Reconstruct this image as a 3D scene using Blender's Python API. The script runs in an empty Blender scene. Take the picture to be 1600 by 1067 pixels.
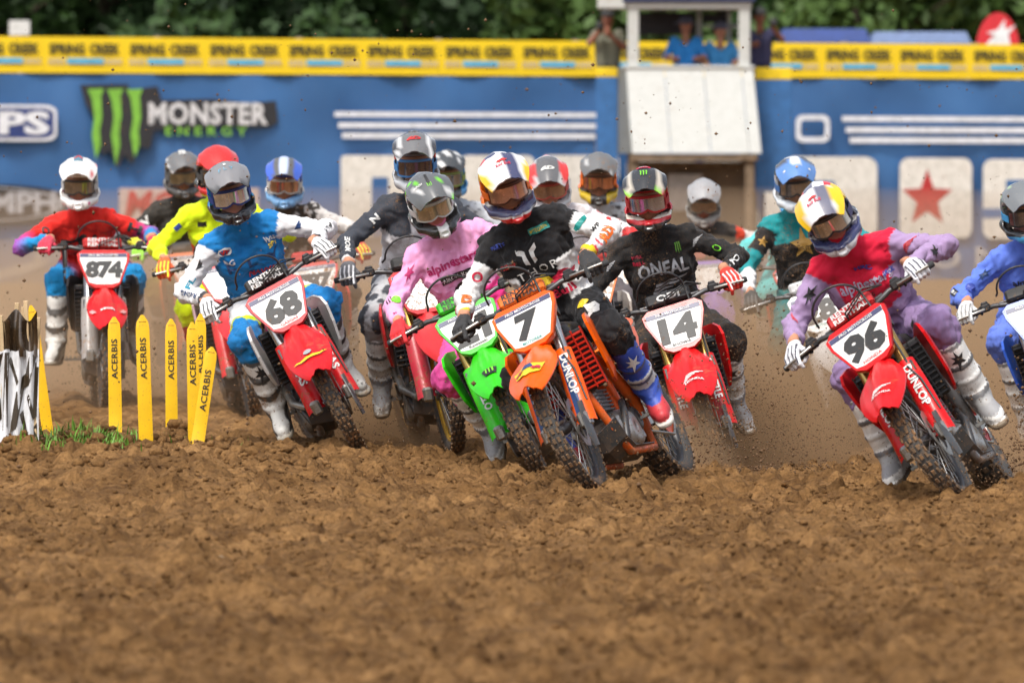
import bpy, bmesh, math, random
import numpy as np
from mathutils import Vector, Matrix, Euler
from mathutils.bvhtree import BVHTree

random.seed(7); np.random.seed(7)
R = math.radians
SC = bpy.context.scene
COL = SC.collection

# ------------------------------------------------------------------ camera, sky, sun, exposure
CAMZ, HORIZ, FPX = 1.4, 302.0, 10667.0
cam = bpy.data.cameras.new('camera')
cam.sensor_width = 36.0
cam.lens = 240.0
cam.clip_start = 0.5
cam.clip_end = 3000.0
cam_ob = bpy.data.objects.new('camera', cam); COL.objects.link(cam_ob)
cam_ob.location = (0, 0, CAMZ)
cam_ob.rotation_euler = (R(90) - math.atan((533.5 - HORIZ) / FPX), 0, 0)
cam.dof.use_dof = True
cam.dof.focus_distance = 35.0
cam.dof.aperture_fstop = 4.9
SC.camera = cam_ob

SUN_EL, SUN_AZ = 56.0, 205.0        # azimuth clockwise from +Y: behind the camera, to its left
world = bpy.data.worlds.new('World'); SC.world = world; world.use_nodes = True
wn = world.node_tree.nodes; wl = world.node_tree.links
sky = wn.new('ShaderNodeTexSky'); sky.sky_type = 'NISHITA'; sky.sun_disc = False
sky.sun_elevation = R(SUN_EL); sky.sun_rotation = R(SUN_AZ); sky.dust_density = 4.0; sky.air_density = 1.0
sky.ozone_density = 1.0
bg = wn['Background']; bg.inputs['Strength'].default_value = 0.15
hs = wn.new('ShaderNodeHueSaturation'); hs.inputs['Saturation'].default_value = 0.45   # thin cloud: a milky sky
wl.new(sky.outputs[0], hs.inputs['Color']); wl.new(hs.outputs[0], bg.inputs['Color'])
sun = bpy.data.lights.new('sun', 'SUN'); sun.energy = 1.9; sun.angle = R(11.0); sun.color = (1.0, 0.95, 0.87)
sun_ob = bpy.data.objects.new('sun', sun); COL.objects.link(sun_ob)
sd = Vector((math.sin(R(SUN_AZ)) * math.cos(R(SUN_EL)), math.cos(R(SUN_AZ)) * math.cos(R(SUN_EL)), math.sin(R(SUN_EL))))
sun_ob.rotation_euler = sd.to_track_quat('Z', 'Y').to_euler(); sun_ob.location = (0, 0, 60)
vs = SC.view_settings
vs.view_transform = 'Standard'; vs.look = 'None'; vs.exposure = 0.65; vs.gamma = 1.0; vs.use_curve_mapping = False
try:
    SC.cycles.use_denoising = True
    SC.cycles.max_bounces = 6; SC.cycles.volume_bounces = 1; SC.cycles.transparent_max_bounces = 12
except Exception:
    pass

# ------------------------------------------------------------------ helpers
def px(x, y, s):
    """a photo pixel at a scale of s pixels per metre (so at distance FPX / s)"""
    return Vector(((x - 800.0) / s, FPX / s, CAMZ - (y - HORIZ) / s))

def tag(o, label=None, cat=None, group=None, kind=None):
    if label: o['label'] = label
    if cat: o['category'] = cat
    if group: o['group'] = group
    if kind: o['kind'] = kind
    return o

def empty(name, M=None, loc=None):
    o = bpy.data.objects.new(name, None); COL.objects.link(o)
    o.empty_display_size = 0.2
    if M is not None: o.matrix_world = M
    if loc is not None: o.location = loc
    return o

def link(name, mesh, parent=None, mats=None, M=None):
    o = bpy.data.objects.new(name, mesh); COL.objects.link(o)
    if parent is not None: o.parent = parent
    if M is not None: o.matrix_basis = M
    if mats:
        if len(mesh.materials) == 0:
            for m in mats: mesh.materials.append(m)
        else:
            for i, m in enumerate(mats):
                if i < len(o.material_slots):
                    o.material_slots[i].link = 'OBJECT'; o.material_slots[i].material = m
    return o

class MB:
    """collects shapes into one mesh"""
    def __init__(s): s.v = []; s.f = []; s.m = []; s.sm = []
    def add(s, vs, fs, m=0, smooth=False, M=None):
        b = len(s.v)
        for p in vs:
            p = Vector(p)
            if M is not None: p = M @ p
            s.v.append(tuple(p))
        for f in fs:
            s.f.append([i + b for i in f]); s.m.append(m); s.sm.append(smooth)
        return s
    def box(s, lo, hi, m=0, M=None, c=0.0):
        x0, y0, z0 = lo; x1, y1, z1 = hi
        if c <= 0:
            v = [(x, y, z) for z in (z0, z1) for y in (y0, y1) for x in (x0, x1)]
            f = [(0, 2, 3, 1), (4, 5, 7, 6), (0, 1, 5, 4), (2, 6, 7, 3), (0, 4, 6, 2), (1, 3, 7, 5)]
            return s.add(v, f, m, False, M)
        c = min(c, (x1 - x0) * .45, (y1 - y0) * .45, (z1 - z0) * .45)
        def ring(a, z): return [(x0 + a, y0, z), (x1 - a, y0, z), (x1, y0 + a, z), (x1, y1 - a, z), (x1 - a, y1, z), (x0 + a, y1, z), (x0, y1 - a, z), (x0, y0 + a, z)]
        def sh(r, k):
            cx, cy = (x0 + x1) / 2, (y0 + y1) / 2
            return [(cx + (p[0] - cx) * (1 - k / max(x1 - cx, 1e-6)), cy + (p[1] - cy) * (1 - k / max(y1 - cy, 1e-6)), p[2]) for p in r]
        rs = [sh(ring(c, z0), c), ring(c, z0 + c), ring(c, z1 - c), sh(ring(c, z1), c)]
        v = [p for r in rs for p in r]; f = []
        for k in range(3):
            for i in range(8):
                j = (i + 1) % 8
                f.append((k * 8 + i, k * 8 + j, k * 8 + 8 + j, k * 8 + 8 + i))
        f.append(tuple(range(7, -1, -1))); f.append(tuple(range(24, 32)))
        return s.add(v, f, m, False, M)
    def tube(s, pts, r, n=8, m=0, caps=True, M=None, flat=1.0, up=None):
        pts = [Vector(p) for p in pts]; k = len(pts)
        rr = r if isinstance(r, (list, tuple)) else [r] * k
        v = []; prev = None
        for i, p in enumerate(pts):
            d = (pts[min(i + 1, k - 1)] - pts[max(i - 1, 0)])
            d = d.normalized() if d.length > 1e-9 else Vector((0, 0, 1))
            if prev is None:
                a = Vector(up) if up else (Vector((0, 0, 1)) if abs(d.z) < .9 else Vector((1, 0, 0)))
            else: a = prev
            x = (a - d * a.dot(d))
            x = x.normalized() if x.length > 1e-6 else d.orthogonal().normalized()
            y = d.cross(x); prev = x
            for j in range(n):
                t = 2 * math.pi * j / n
                v.append(p + x * (math.cos(t) * rr[i]) + y * (math.sin(t) * rr[i] * flat))
        f = []
        for i in range(k - 1):
            for j in range(n):
                j2 = (j + 1) % n
                f.append((i * n + j, i * n + j2, i * n + n + j2, i * n + n + j))
        s.add(v, f, m, True, M)
        if caps:
            s.add([v[j] for j in range(n)], [tuple(range(n - 1, -1, -1))], m, False, M)
            s.add([v[(k - 1) * n + j] for j in range(n)], [tuple(range(n))], m, False, M)
        return s
    def lathe_x(s, prof, n=48, m=0, c=(0, 0, 0), closed=True, smooth=True):
        """profile of (x, radius) turned about the X axis through c"""
        v = []; k = len(prof)
        for i in range(n):
            t = 2 * math.pi * i / n
            for (x, r) in prof: v.append((c[0] + x, c[1] + r * math.cos(t), c[2] + r * math.sin(t)))
        f = []
        kk = k if closed else k - 1
        for i in range(n):
            i2 = (i + 1) % n
            for j in range(kk):
                j2 = (j + 1) % k
                f.append((i * k + j, i * k + j2, i2 * k + j2, i2 * k + j))
        return s.add(v, f, m, smooth)
    def loft(s, secs, m=0, smooth=True, caps=True, M=None):
        n = len(secs[0]); v = [p for q in secs for p in q]; f = []
        for i in range(len(secs) - 1):
            for j in range(n):
                j2 = (j + 1) % n
                f.append((i * n + j, i * n + j2, i * n + n + j2, i * n + n + j))
        s.add(v, f, m, smooth, M)
        if caps:
            s.add(secs[0], [tuple(range(n - 1, -1, -1))], m, False, M); s.add(secs[-1], [tuple(range(n))], m, False, M)
        return s
    def prism(s, outline, back, m=0, M=None):
        """outline: 3-D points; back: offset vector"""
        n = len(outline); b = Vector(back)
        v = [Vector(p) for p in outline] + [Vector(p) + b for p in outline]
        f = [tuple(range(n)), tuple(range(2 * n - 1, n - 1, -1))]
        for i in range(n): f.append((i, (i + 1) % n + 0, (i + 1) % n + n, i + n))
        f = [f[0], f[1]] + [(a, d, c, bb) for (a, bb, c, d) in f[2:]]
        return s.add(v, f, m, False, M)
    def sheet(s, rows, th, m=0, smooth=True, M=None):
        """a grid of points turned into a thin shell that is th thick (downwards)"""
        nr, nc = len(rows), len(rows[0])
        t = Vector(th)
        v = [Vector(p) for r in rows for p in r]
        f = []; g = []
        for i in range(nr - 1):
            for j in range(nc - 1):
                a, b, c, d = i * nc + j, i * nc + j + 1, (i + 1) * nc + j + 1, (i + 1) * nc + j
                f.append((a, b, c, d)); g.append((d, c, b, a))
        w = [p + t for p in v]
        s.add(v, f, m, smooth, M); s.add(w, g, m, smooth, M)
        ring = [j for j in range(nc)] + [i * nc + nc - 1 for i in range(1, nr)] + [(nr - 1) * nc + j for j in range(nc - 2, -1, -1)] + [i * nc for i in range(nr - 2, 0, -1)]
        k = len(ring); sv = [v[q] for q in ring] + [w[q] for q in ring]
        s.add(sv, [((q + 1) % k, q, q + k, (q + 1) % k + k) for q in range(k)], m, False, M)
        return s
    def ell(s, c, r, m=0, nu=12, nv=8, M=None):
        v = [(c[0], c[1], c[2] + r[2])]
        for i in range(1, nv):
            a = math.pi * i / nv
            for j in range(nu):
                b = 2 * math.pi * j / nu
                v.append((c[0] + r[0] * math.sin(a) * math.cos(b), c[1] + r[1] * math.sin(a) * math.sin(b), c[2] + r[2] * math.cos(a)))
        v.append((c[0], c[1], c[2] - r[2])); f = []
        for j in range(nu): f.append((0, 1 + j, 1 + (j + 1) % nu))
        for i in range(nv - 2):
            for j in range(nu):
                a = 1 + i * nu + j; b = 1 + i * nu + (j + 1) % nu
                f.append((a, a + nu, b + nu, b))
        l = len(v) - 1
        for j in range(nu): f.append((l, l - nu + (j + 1) % nu, l - nu + j))
        return s.add(v, f, m, True, M)
    def mesh(s, name):
        me = bpy.data.meshes.new(name)
        me.from_pydata(s.v, [], s.f)
        me.polygons.foreach_set('material_index', s.m)
        me.polygons.foreach_set('use_smooth', s.sm)
        me.update()
        return me
    def obj(s, name, mats, parent=None, M=None):
        me = s.mesh(name)
        if not isinstance(mats, (list, tuple)): mats = [mats]
        for m in mats: me.materials.append(m)
        return link(name, me, parent, None, M)

# ---- numpy noise
def _hash(i, j, k):
    n = (i.astype(np.int64) * 374761393 + j.astype(np.int64) * 668265263 + k.astype(np.int64) * 2147483647)
    n = (n ^ (n >> 13)) * 1274126177
    n = n ^ (n >> 16)
    return (n & 0xffff).astype(np.float64) / 65535.0
def vnoise2(x, y, seed=0):
    i = np.floor(x); j = np.floor(y); fx = x - i; fy = y - j
    fx = fx * fx * (3 - 2 * fx); fy = fy * fy * (3 - 2 * fy)
    k = np.full_like(i, seed)
    return ((_hash(i, j, k) * (1 - fx) + _hash(i + 1, j, k) * fx) * (1 - fy) + (_hash(i, j + 1, k) * (1 - fx) + _hash(i + 1, j + 1, k) * fx) * fy) * 2 - 1
def fbm2(x, y, o=4, seed=0, g=.5):
    a = 1.; t = 0.
    for q in range(o):
        t = t + a * vnoise2(x, y, seed + q * 17); a *= g; x = x * 2.03 + 11.3; y = y * 2.03 - 7.7
    return t
def waves3(P, wl, n, seed):
    rng = np.random.RandomState(seed); t = 0.
    for q in range(n):
        d = rng.normal(size=3); d /= np.linalg.norm(d)
        t = t + np.sin(P @ d * (2 * math.pi / (wl * rng.uniform(.7, 1.5))) + rng.uniform(0, 6.28))
    return t / math.sqrt(n)

# ---- implicit surfaces: surface nets
def surface_nets(fn, lo, hi, h):
    lo = np.array(lo, float); hi = np.array(hi, float)
    n = np.ceil((hi - lo) / h).astype(int) + 1
    ax = [lo[i] + h * np.arange(n[i]) for i in range(3)]
    D = np.empty(n)
    Y, Z = np.meshgrid(ax[1], ax[2], indexing='ij')
    step = 16
    for i in range(0, n[0], step):
        xs = ax[0][i:i + step]
        P = np.stack([np.broadcast_to(xs[:, None, None], (len(xs),) + Y.shape), np.broadcast_to(Y, (len(xs),) + Y.shape), np.broadcast_to(Z, (len(xs),) + Y.shape)], -1).reshape(-1, 3)
        D[i:i + step] = fn(P).reshape(len(xs), *Y.shape)
    S = D < 0
    cs = np.zeros(tuple(n - 1), int)
    for dx in (0, 1):
        for dy in (0, 1):
            for dz in (0, 1):
                cs += S[dx:n[0] - 1 + dx, dy:n[1] - 1 + dy, dz:n[2] - 1 + dz]
    act = (cs > 0) & (cs < 8)
    I = np.argwhere(act); idx = -np.ones(act.shape, int); idx[act] = np.arange(len(I))
    corners = [(a, b, c) for a in (0, 1) for b in (0, 1) for c in (0, 1)]
    acc = np.zeros((len(I), 3)); cnt = np.zeros(len(I))
    for a in corners:
        for q in range(3):
            if a[q]: continue
            b = list(a); b[q] = 1
            d0 = D[I[:, 0] + a[0], I[:, 1] + a[1], I[:, 2] + a[2]]; d1 = D[I[:, 0] + b[0], I[:, 1] + b[1], I[:, 2] + b[2]]
            m = (d0 < 0) != (d1 < 0)
            t = np.where(m, d0 / np.where(m, d0 - d1, 1), 0)
            p = np.tile(np.array(a, float), (len(I), 1)); p[:, q] = t
            acc += p * m[:, None]; cnt += m
    V = lo + (I + acc / cnt[:, None]) * h
    F = []
    for q in range(3):
        o = [0, 0, 0]; o[q] = 1
        sl0 = tuple(slice(0, n[i] - o[i]) for i in range(3)); sl1 = tuple(slice(o[i], n[i]) for i in range(3))
        E = np.argwhere(S[sl0] != S[sl1])
        u, w = (q + 1) % 3, (q + 2) % 3
        ok = (E[:, u] > 0) & (E[:, w] > 0) & (E[:, u] < n[u] - 1) & (E[:, w] < n[w] - 1); E = E[ok]
        def c(du, dw):
            e = E.copy(); e[:, u] -= du; e[:, w] -= dw
            return idx[e[:, 0], e[:, 1], e[:, 2]]
        quad = np.stack([c(1, 1), c(0, 1), c(0, 0), c(1, 0)], 1)
        fl = ~S[E[:, 0], E[:, 1], E[:, 2]]
        quad[fl] = quad[fl][:, ::-1]
        F.append(quad)
    F = np.concatenate(F)
    F = F[(F >= 0).all(1)]
    return V, F

def seg(P, a, b, r1, r2):
    a = np.array(a, float); b = np.array(b, float); d = b - a
    t = np.clip(((P - a) @ d) / max(d @ d, 1e-12), 0, 1)
    return np.linalg.norm(P - a - t[:, None] * d, axis=1) - (r1 + (r2 - r1) * t), t
def smin(a, b, k):
    h = np.clip(.5 + .5 * (b - a) / k, 0, 1)
    return b + (a - b) * h - k * h * (1 - h)

def np_mesh(name, V, F, mats, col=None, smooth=True):
    me = bpy.data.meshes.new(name)
    F = np.asarray(F); k = F.shape[1]
    me.vertices.add(len(V)); me.vertices.foreach_set('co', np.asarray(V, np.float32).ravel())
    me.loops.add(F.size); me.loops.foreach_set('vertex_index', F.ravel().astype(np.int32))
    me.polygons.add(len(F)); me.polygons.foreach_set('loop_start', np.arange(0, F.size, k, dtype=np.int32))
    me.polygons.foreach_set('loop_total', np.full(len(F), k, np.int32))
    me.update(calc_edges=True)
    if smooth: me.polygons.foreach_set('use_smooth', np.ones(len(F), bool))
    if col is not None:
        at = me.color_attributes.new('Col', 'FLOAT_COLOR', 'POINT')
        c = np.ones((len(V), 4), np.float32); c[:, :3] = col
        at.data.foreach_set('color', c.ravel())
    for m in (mats if isinstance(mats, (list, tuple)) else [mats]): me.materials.append(m)
    me.validate()
    return me

# ------------------------------------------------------------------ materials (procedural)
def lin(r, g, b):
    f = lambda c: (c / 255.0 / 12.92) if c / 255.0 <= .04045 else ((c / 255.0 + .055) / 1.055) ** 2.4
    return (f(r), f(g), f(b))
MUD = (0.17, 0.092, 0.042)
_mats = {}
def mat(name, color=(.5, .5, .5), rough=.5, metal=0., mud=0., attr=False, bump=0., bscale=60., coat=0., spec=.5, var=.12, mscale=34., trans=0., alpha=1., fold=0., sheen=0., low=None, mudcol=MUD):
    if name in _mats: return _mats[name]
    m = bpy.data.materials.new(name); m.use_nodes = True; _mats[name] = m
    N = m.node_tree.nodes; L = m.node_tree.links; b = N['Principled BSDF']
    tc = N.new('ShaderNodeTexCoord'); co = tc.outputs['Object']
    def noise(sc, det=4., rg=.6):
        n = N.new('ShaderNodeTexNoise'); n.inputs['Scale'].default_value = sc; n.inputs['Detail'].default_value = det
        n.inputs['Roughness'].default_value = rg; L.new(co, n.inputs['Vector']); return n.outputs[0]
    def ramp(x, a, c):
        r = N.new('ShaderNodeMapRange'); r.inputs[1].default_value = a; r.inputs[2].default_value = c; r.clamp = True
        r.interpolation_type = 'SMOOTHSTEP'; L.new(x, r.inputs[0]); return r.outputs[0]
    def mix(f, a, c, mode='MIX'):
        x = N.new('ShaderNodeMix'); x.data_type = 'RGBA'; x.blend_type = mode
        if isinstance(f, (int, float)): x.inputs[0].default_value = f
        else: L.new(f, x.inputs[0])
        for i, q in ((6, a), (7, c)):
            if isinstance(q, tuple): x.inputs[i].default_value = (*q[:3], 1)
            else: L.new(q, x.inputs[i])
        return x.outputs[2]
    def math_(op, a, c):
        x = N.new('ShaderNodeMath'); x.operation = op
        for i, q in ((0, a), (1, c)):
            if isinstance(q, (int, float)): x.inputs[i].default_value = q
            else: L.new(q, x.inputs[i])
        return x.outputs[0]
    if attr:
        at = N.new('ShaderNodeAttribute'); at.attribute_name = 'Col'; base = at.outputs['Color']
    else: base = tuple(color)
    if var > 0:
        v = ramp(noise(9., 5.), .3, .75)
        base = mix(v, base, mix(1.0, base, (1 - var * 2, 1 - var * 2, 1 - var * 2.2), 'MULTIPLY'))
    rg = rough
    if mud > 0:
        big = ramp(noise(5., 3.), .62 - .30 * min(mud, 1.), .86 - .24 * min(mud, 1.))
        fine = ramp(noise(mscale, 3., .7), .50, .60)
        speck = ramp(noise(mscale * 3.2, 1.), .70 - .10 * min(mud, 1), .74 - .08 * min(mud, 1))
        fac = math_('MAXIMUM', math_('MULTIPLY', big, fine), math_('MULTIPLY', speck, min(1., .35 + mud)))
        if low is not None:
            sx = N.new('ShaderNodeSeparateXYZ'); L.new(co, sx.inputs[0])
            lw = N.new('ShaderNodeMapRange'); lw.inputs[1].default_value = low; lw.inputs[2].default_value = low - .35; lw.clamp = True
            L.new(sx.outputs[2], lw.inputs[0])
            fac = math_('MAXIMUM', fac, math_('MULTIPLY', lw.outputs[0], ramp(noise(22., 4.), .38, .62)))
        mc = mix(noise(50.), mudcol, tuple(c * 1.7 for c in mudcol))
        base = mix(fac, base, mc)
        rr = N.new('ShaderNodeMapRange'); rr.inputs[3].default_value = rough; rr.inputs[4].default_value = .92; L.new(fac, rr.inputs[0]); rg = rr.outputs[0]
    if isinstance(base, tuple): b.inputs['Base Color'].default_value = (*base, 1)
    else: L.new(base, b.inputs['Base Color'])
    if isinstance(rg, (int, float)): b.inputs['Roughness'].default_value = rg
    else: L.new(rg, b.inputs['Roughness'])
    b.inputs['Metallic'].default_value = metal
    b.inputs['Specular IOR Level'].default_value = spec
    b.inputs['Coat Weight'].default_value = coat; b.inputs['Coat Roughness'].default_value = .12
    if sheen: b.inputs['Sheen Weight'].default_value = sheen
    if alpha < 1: b.inputs['Alpha'].default_value = alpha
    if bump > 0:
        bp = N.new('ShaderNodeBump'); bp.inputs['Strength'].default_value = bump; bp.inputs['Distance'].default_value = .01
        L.new(noise(bscale, 4.), bp.inputs['Height']); L.new(bp.outputs[0], b.inputs['Normal'])
        if fold > 0:      # creases in cloth
            n2 = N.new('ShaderNodeTexNoise'); n2.noise_type = 'RIDGED_MULTIFRACTAL'; n2.inputs['Scale'].default_value = 9.; n2.inputs['Detail'].default_value = 3.; n2.inputs['Distortion'].default_value = .6
            L.new(co, n2.inputs['Vector']); b2 = N.new('ShaderNodeBump'); b2.inputs['Strength'].default_value = fold; b2.inputs['Distance'].default_value = .012
            L.new(n2.outputs[0], b2.inputs['Height']); L.new(bp.outputs[0], b2.inputs['Normal']); L.new(b2.outputs[0], b.inputs['Normal'])
    return m

BLACK = (.018, .018, .02); WHITE = (.78, .78, .77)

# ------------------------------------------------------------------ flat shapes: lettering and emblems
_tcache = {}
def text2(s, bold=0.0, shear=0.0, space=1.0):
    """lettering as 2-D polygons, 1 unit cap height, centred"""
    key = (s, bold, shear, space)
    if key in _tcache: return _tcache[key]
    cu = bpy.data.curves.new('lettering', 'FONT'); cu.body = s; cu.size = 1.4; cu.offset = bold; cu.shear = shear
    cu.space_character = space; cu.resolution_u = 2; cu.align_x = 'LEFT'
    ob = bpy.data.objects.new('lettering', cu); COL.objects.link(ob)
    bpy.context.view_layer.update()
    me = ob.to_mesh()
    V = [(v.co.x, v.co.y) for v in me.vertices]; F = [tuple(p.vertices) for p in me.polygons]
    ob.to_mesh_clear(); bpy.data.objects.remove(ob); bpy.data.curves.remove(cu)
    xs = [v[0] for v in V]; ys = [v[1] for v in V]
    cx = (min(xs) + max(xs)) / 2; y0 = min(ys); h = max(ys) - y0
    V = [((x - cx) / h, (y - y0) / h - .5) for x, y in V]
    _tcache[key] = (V, F); return V, F
def fit(g, w, h, dx=0., dy=0.):
    V, F = g
    xs = [v[0] for v in V]; ys = [v[1] for v in V]
    sx = w / (max(xs) - min(xs)); sy = h / (max(ys) - min(ys)) if h else sx
    cx = (max(xs) + min(xs)) / 2; cy = (max(ys) + min(ys)) / 2
    return [((x - cx) * sx + dx, (y - cy) * sy + dy) for x, y in V], F
def merge2(*gs):
    V = []; F = []
    for v, f in gs:
        b = len(V); V += list(v); F += [tuple(i + b for i in q) for q in f]
    return V, F
def poly2(*polys):
    V = []; F = []
    for p in polys:
        b = len(V); V += list(p); F.append(tuple(range(b, b + len(p))))
    return V, F
def rot2(g, deg):
    c, s = math.cos(R(deg)), math.sin(R(deg))
    return [(x * c - y * s, x * s + y * c) for x, y in g[0]], g[1]
def star2(n=5, r=.42):
    return poly2([((1 if i % 2 == 0 else r) * math.sin(math.pi * i / n), (1 if i % 2 == 0 else r) * math.cos(math.pi * i / n)) for i in range(2 * n)])
def claws2():
    ps = []
    for k, (x, l) in enumerate(((-.62, .82), (0., 1.0), (.62, .78))):
        ps.append([(x - .26, .98), (x + .26, 1.0), (x + .16, .80), (x + .20, .3), (x + .12, -.1), (x + .15, -.45), (x, -l), (x - .06, -.55), (x - .13, -.2), (x - .05, .25), (x - .12, .72)])
    return poly2(*ps)
def wing2():
    ps = []
    for k in range(5):
        y = -.5 + k * .24; l = .55 + k * .36
        ps.append([(-.9 + k * .12, y), (-.9 + k * .12 + l, y + .12 + k * .08), (-.9 + k * .12 + l + .1, y + .24 + k * .09), (-.86 + k * .12, y + .17)])
    return poly2(*ps)
def longstar2():
    return poly2([(-.1, 1.1), (.12, .35), (.6, .5), (.3, .02), (.55, -.5), (.1, -.3), (-.35, -1.0), (-.25, -.25), (-.75, -.2), (-.3, .15), (-.55, .6), (-.16, .4)])
def bull2():
    return poly2([(-1, -.1), (-.7, .25), (-.2, .3), (.1, .5), (.5, .45), (.8, .2), (1.0, .25), (.85, 0), (.6, -.1), (.45, -.5), (.3, -.15), (-.2, -.1), (-.5, -.5), (-.62, -.15)])
def ring2(r0, r1, sx=1., n=28):
    V = []; F = []
    for i in range(n):
        t = 2 * math.pi * i / n
        V += [(sx * r0 * math.cos(t), r0 * math.sin(t)), (sx * r1 * math.cos(t), r1 * math.sin(t))]
    for i in range(n):
        j = (i + 1) % n; F.append((2 * i, 2 * i + 1, 2 * j + 1, 2 * j))
    return V, F
def rrect2(w, h, r, n=5):
    p = []
    for cx, cy, a0 in ((w / 2 - r, h / 2 - r, 0), (-w / 2 + r, h / 2 - r, 90), (-w / 2 + r, -h / 2 + r, 180), (w / 2 - r, -h / 2 + r, 270)):
        for i in range(n + 1):
            a = R(a0 + 90 * i / n); p.append((cx + r * math.cos(a), cy + r * math.sin(a)))
    return [p]

def decal(name, g, org, xd, yd, material, parent, bvh=None, cut=.02, off=.003, th=0.0, M=None):
    """print: a flat shape laid on a plane or, with a bvh, wrapped onto the surface behind it"""
    V, F = g
    org = Vector(org); xd = Vector(xd).normalized(); yd = Vector(yd); yd = (yd - xd * yd.dot(xd)).normalized(); nd = xd.cross(yd)
    bm = bmesh.new()
    vs_ = [bm.verts.new((x, y, 0)) for x, y in V]
    for f in F:
        try: bm.faces.new([vs_[i] for i in f])
        except ValueError: pass
    bmesh.ops.triangulate(bm, faces=bm.faces[:])
    if bvh is not None:
        xs = [v[0] for v in V]; ys = [v[1] for v in V]
        for axis, lo_, hi_ in ((0, min(xs), max(xs)), (1, min(ys), max(ys))):
            q = lo_ + cut
            while q < hi_:
                co = Vector((0, 0, 0)); co[axis] = q; no = Vector((0, 0, 0)); no[axis] = 1
                bmesh.ops.bisect_plane(bm, geom=bm.verts[:] + bm.edges[:] + bm.faces[:], plane_co=co, plane_no=no); q += cut
    bad = []
    for v in bm.verts:
        p = org + xd * v.co.x + yd * v.co.y
        if bvh is not None:
            h = bvh.ray_cast(p + nd * .35, -nd, .75)
            if h[0] is None: bad.append(v); v.co = p; continue
            v.co = h[0] + (h[1] if h[1].dot(nd) > 0 else -h[1]) * off * .5 + nd * off * .5
        else: v.co = p + nd * off
    if bad: bmesh.ops.delete(bm, geom=bad, context='VERTS')
    me = bpy.data.meshes.new(name); bm.to_mesh(me); bm.free()
    me.materials.append(material)
    if len(me.polygons) == 0: return None
    return link(name, me, parent, None, M)
# ------------------------------------------------------------------ the motocross bike
# bike space: front tyre contact at the origin, forward is -Y, the rider's left is +X
RAKE = R(27.0)
AX = Vector((0, math.sin(RAKE), math.cos(RAKE)))           # steering axis direction
AX0 = Vector((0, -.116, 0))                                # where it meets the ground
FORK0 = Vector((0, .022, .345))                            # foot of the fork legs
def fork(t, x=0., f=0.):                                   # a point t metres up the legs, f metres in front of them
    n = Vector((0, -math.cos(RAKE), math.sin(RAKE)))
    return FORK0 + AX * t + Vector((x, 0, 0)) + n * f
SAG = .145                                                  # suspension travel used up in the corner
PLATE_O = fork(.715 - SAG, 0, .105); PLATE_Y = (AX * 1.0 + Vector((0, .06, .03))).normalized(); PLATE_N = Vector((1, 0, 0)).cross(PLATE_Y)
FEND = []                                                   # filled below: fender centre line

def make_tyre(Rr, hw, sect, rows, kw, kh):
    b = MB(); n = 60
    rim = Rr - sect
    prof = [(-hw * .62, rim), (-hw * .95, rim + sect * .3), (-hw, rim + sect * .55), (-hw * .88, rim + sect * .8), (-hw * .5, Rr - kh * 1.1), (0, Rr - kh * .8), (hw * .5, Rr - kh * 1.1), (hw * .88, rim + sect * .8), (hw, rim + sect * .55), (hw * .95, rim + sect * .3), (hw * .62, rim)]
    b.lathe_x(prof, n, 0, (0, 0, 0))
    for i in range(rows):
        for (xf, tilt, dt, sc) in (((-.30, -14, 0, 1.), (.30, 14, 0, 1.), (-.86, -56, .5, .85), (.86, 56, .5, .85)) if i % 2 == 0 else ((0., 0, 0, 1.15), (-.62, -32, .1, .9), (.62, 32, .1, .9), (-.92, -64, .6, .7), (.92, 64, .6, .7))):
            a = 2 * math.pi * (i + dt) / rows
            rad = Rr - kh * (1.0 + 1.9 * abs(xf) ** 3)
            w = kw * sc; l = math.pi * Rr / rows * .62
            M = Matrix.Rotation(a, 4, 'X') @ Matrix.Translation((xf * hw, 0, rad)) @ Matrix.Rotation(R(tilt), 4, 'Y')
            v = [(-w, -l, -kh), (w, -l, -kh), (w, l, -kh), (-w, l, -kh), (-w * .8, -l * .8, kh), (w * .8, -l * .8, kh), (w * .8, l * .8, kh), (-w * .8, l * .8, kh)]
            b.add(v, [(4, 5, 6, 7), (0, 1, 5, 4), (1, 2, 6, 5), (2, 3, 7, 6), (3, 0, 4, 7)], 1, False, M)
    return b
def make_rim(rim, hw):
    b = MB()
    b.lathe_x([(-hw, rim + .012), (-hw, rim - .004), (-hw * .6, rim - .012), (0, rim - .018), (hw * .6, rim - .012), (hw, rim - .004), (hw, rim + .012), (0, rim - .002)], 48, 0)
    return b
def make_hub(w):
    b = MB()
    b.lathe_x([(-w, .02), (-w, .045), (-w + .012, .048), (-w + .018, .028), (w - .018, .028), (w - .012, .048), (w, .045), (w, .02)], 24, 0)
    b.tube([(-w - .03, 0, 0), (w + .03, 0, 0)], .014, 10, 1)
    return b
def make_spokes(rim, w):
    b = MB(); n = 32
    for i in range(n):
        a = 2 * math.pi * i / n; s = 1 if i % 2 else -1; d = .32 * (1 if (i // 2) % 2 else -1)
        b.tube([(s * w, .042 * math.cos(a + d), .042 * math.sin(a + d)), (0, rim * math.cos(a), rim * math.sin(a))], .0026, 4, 0, False)
    return b
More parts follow.
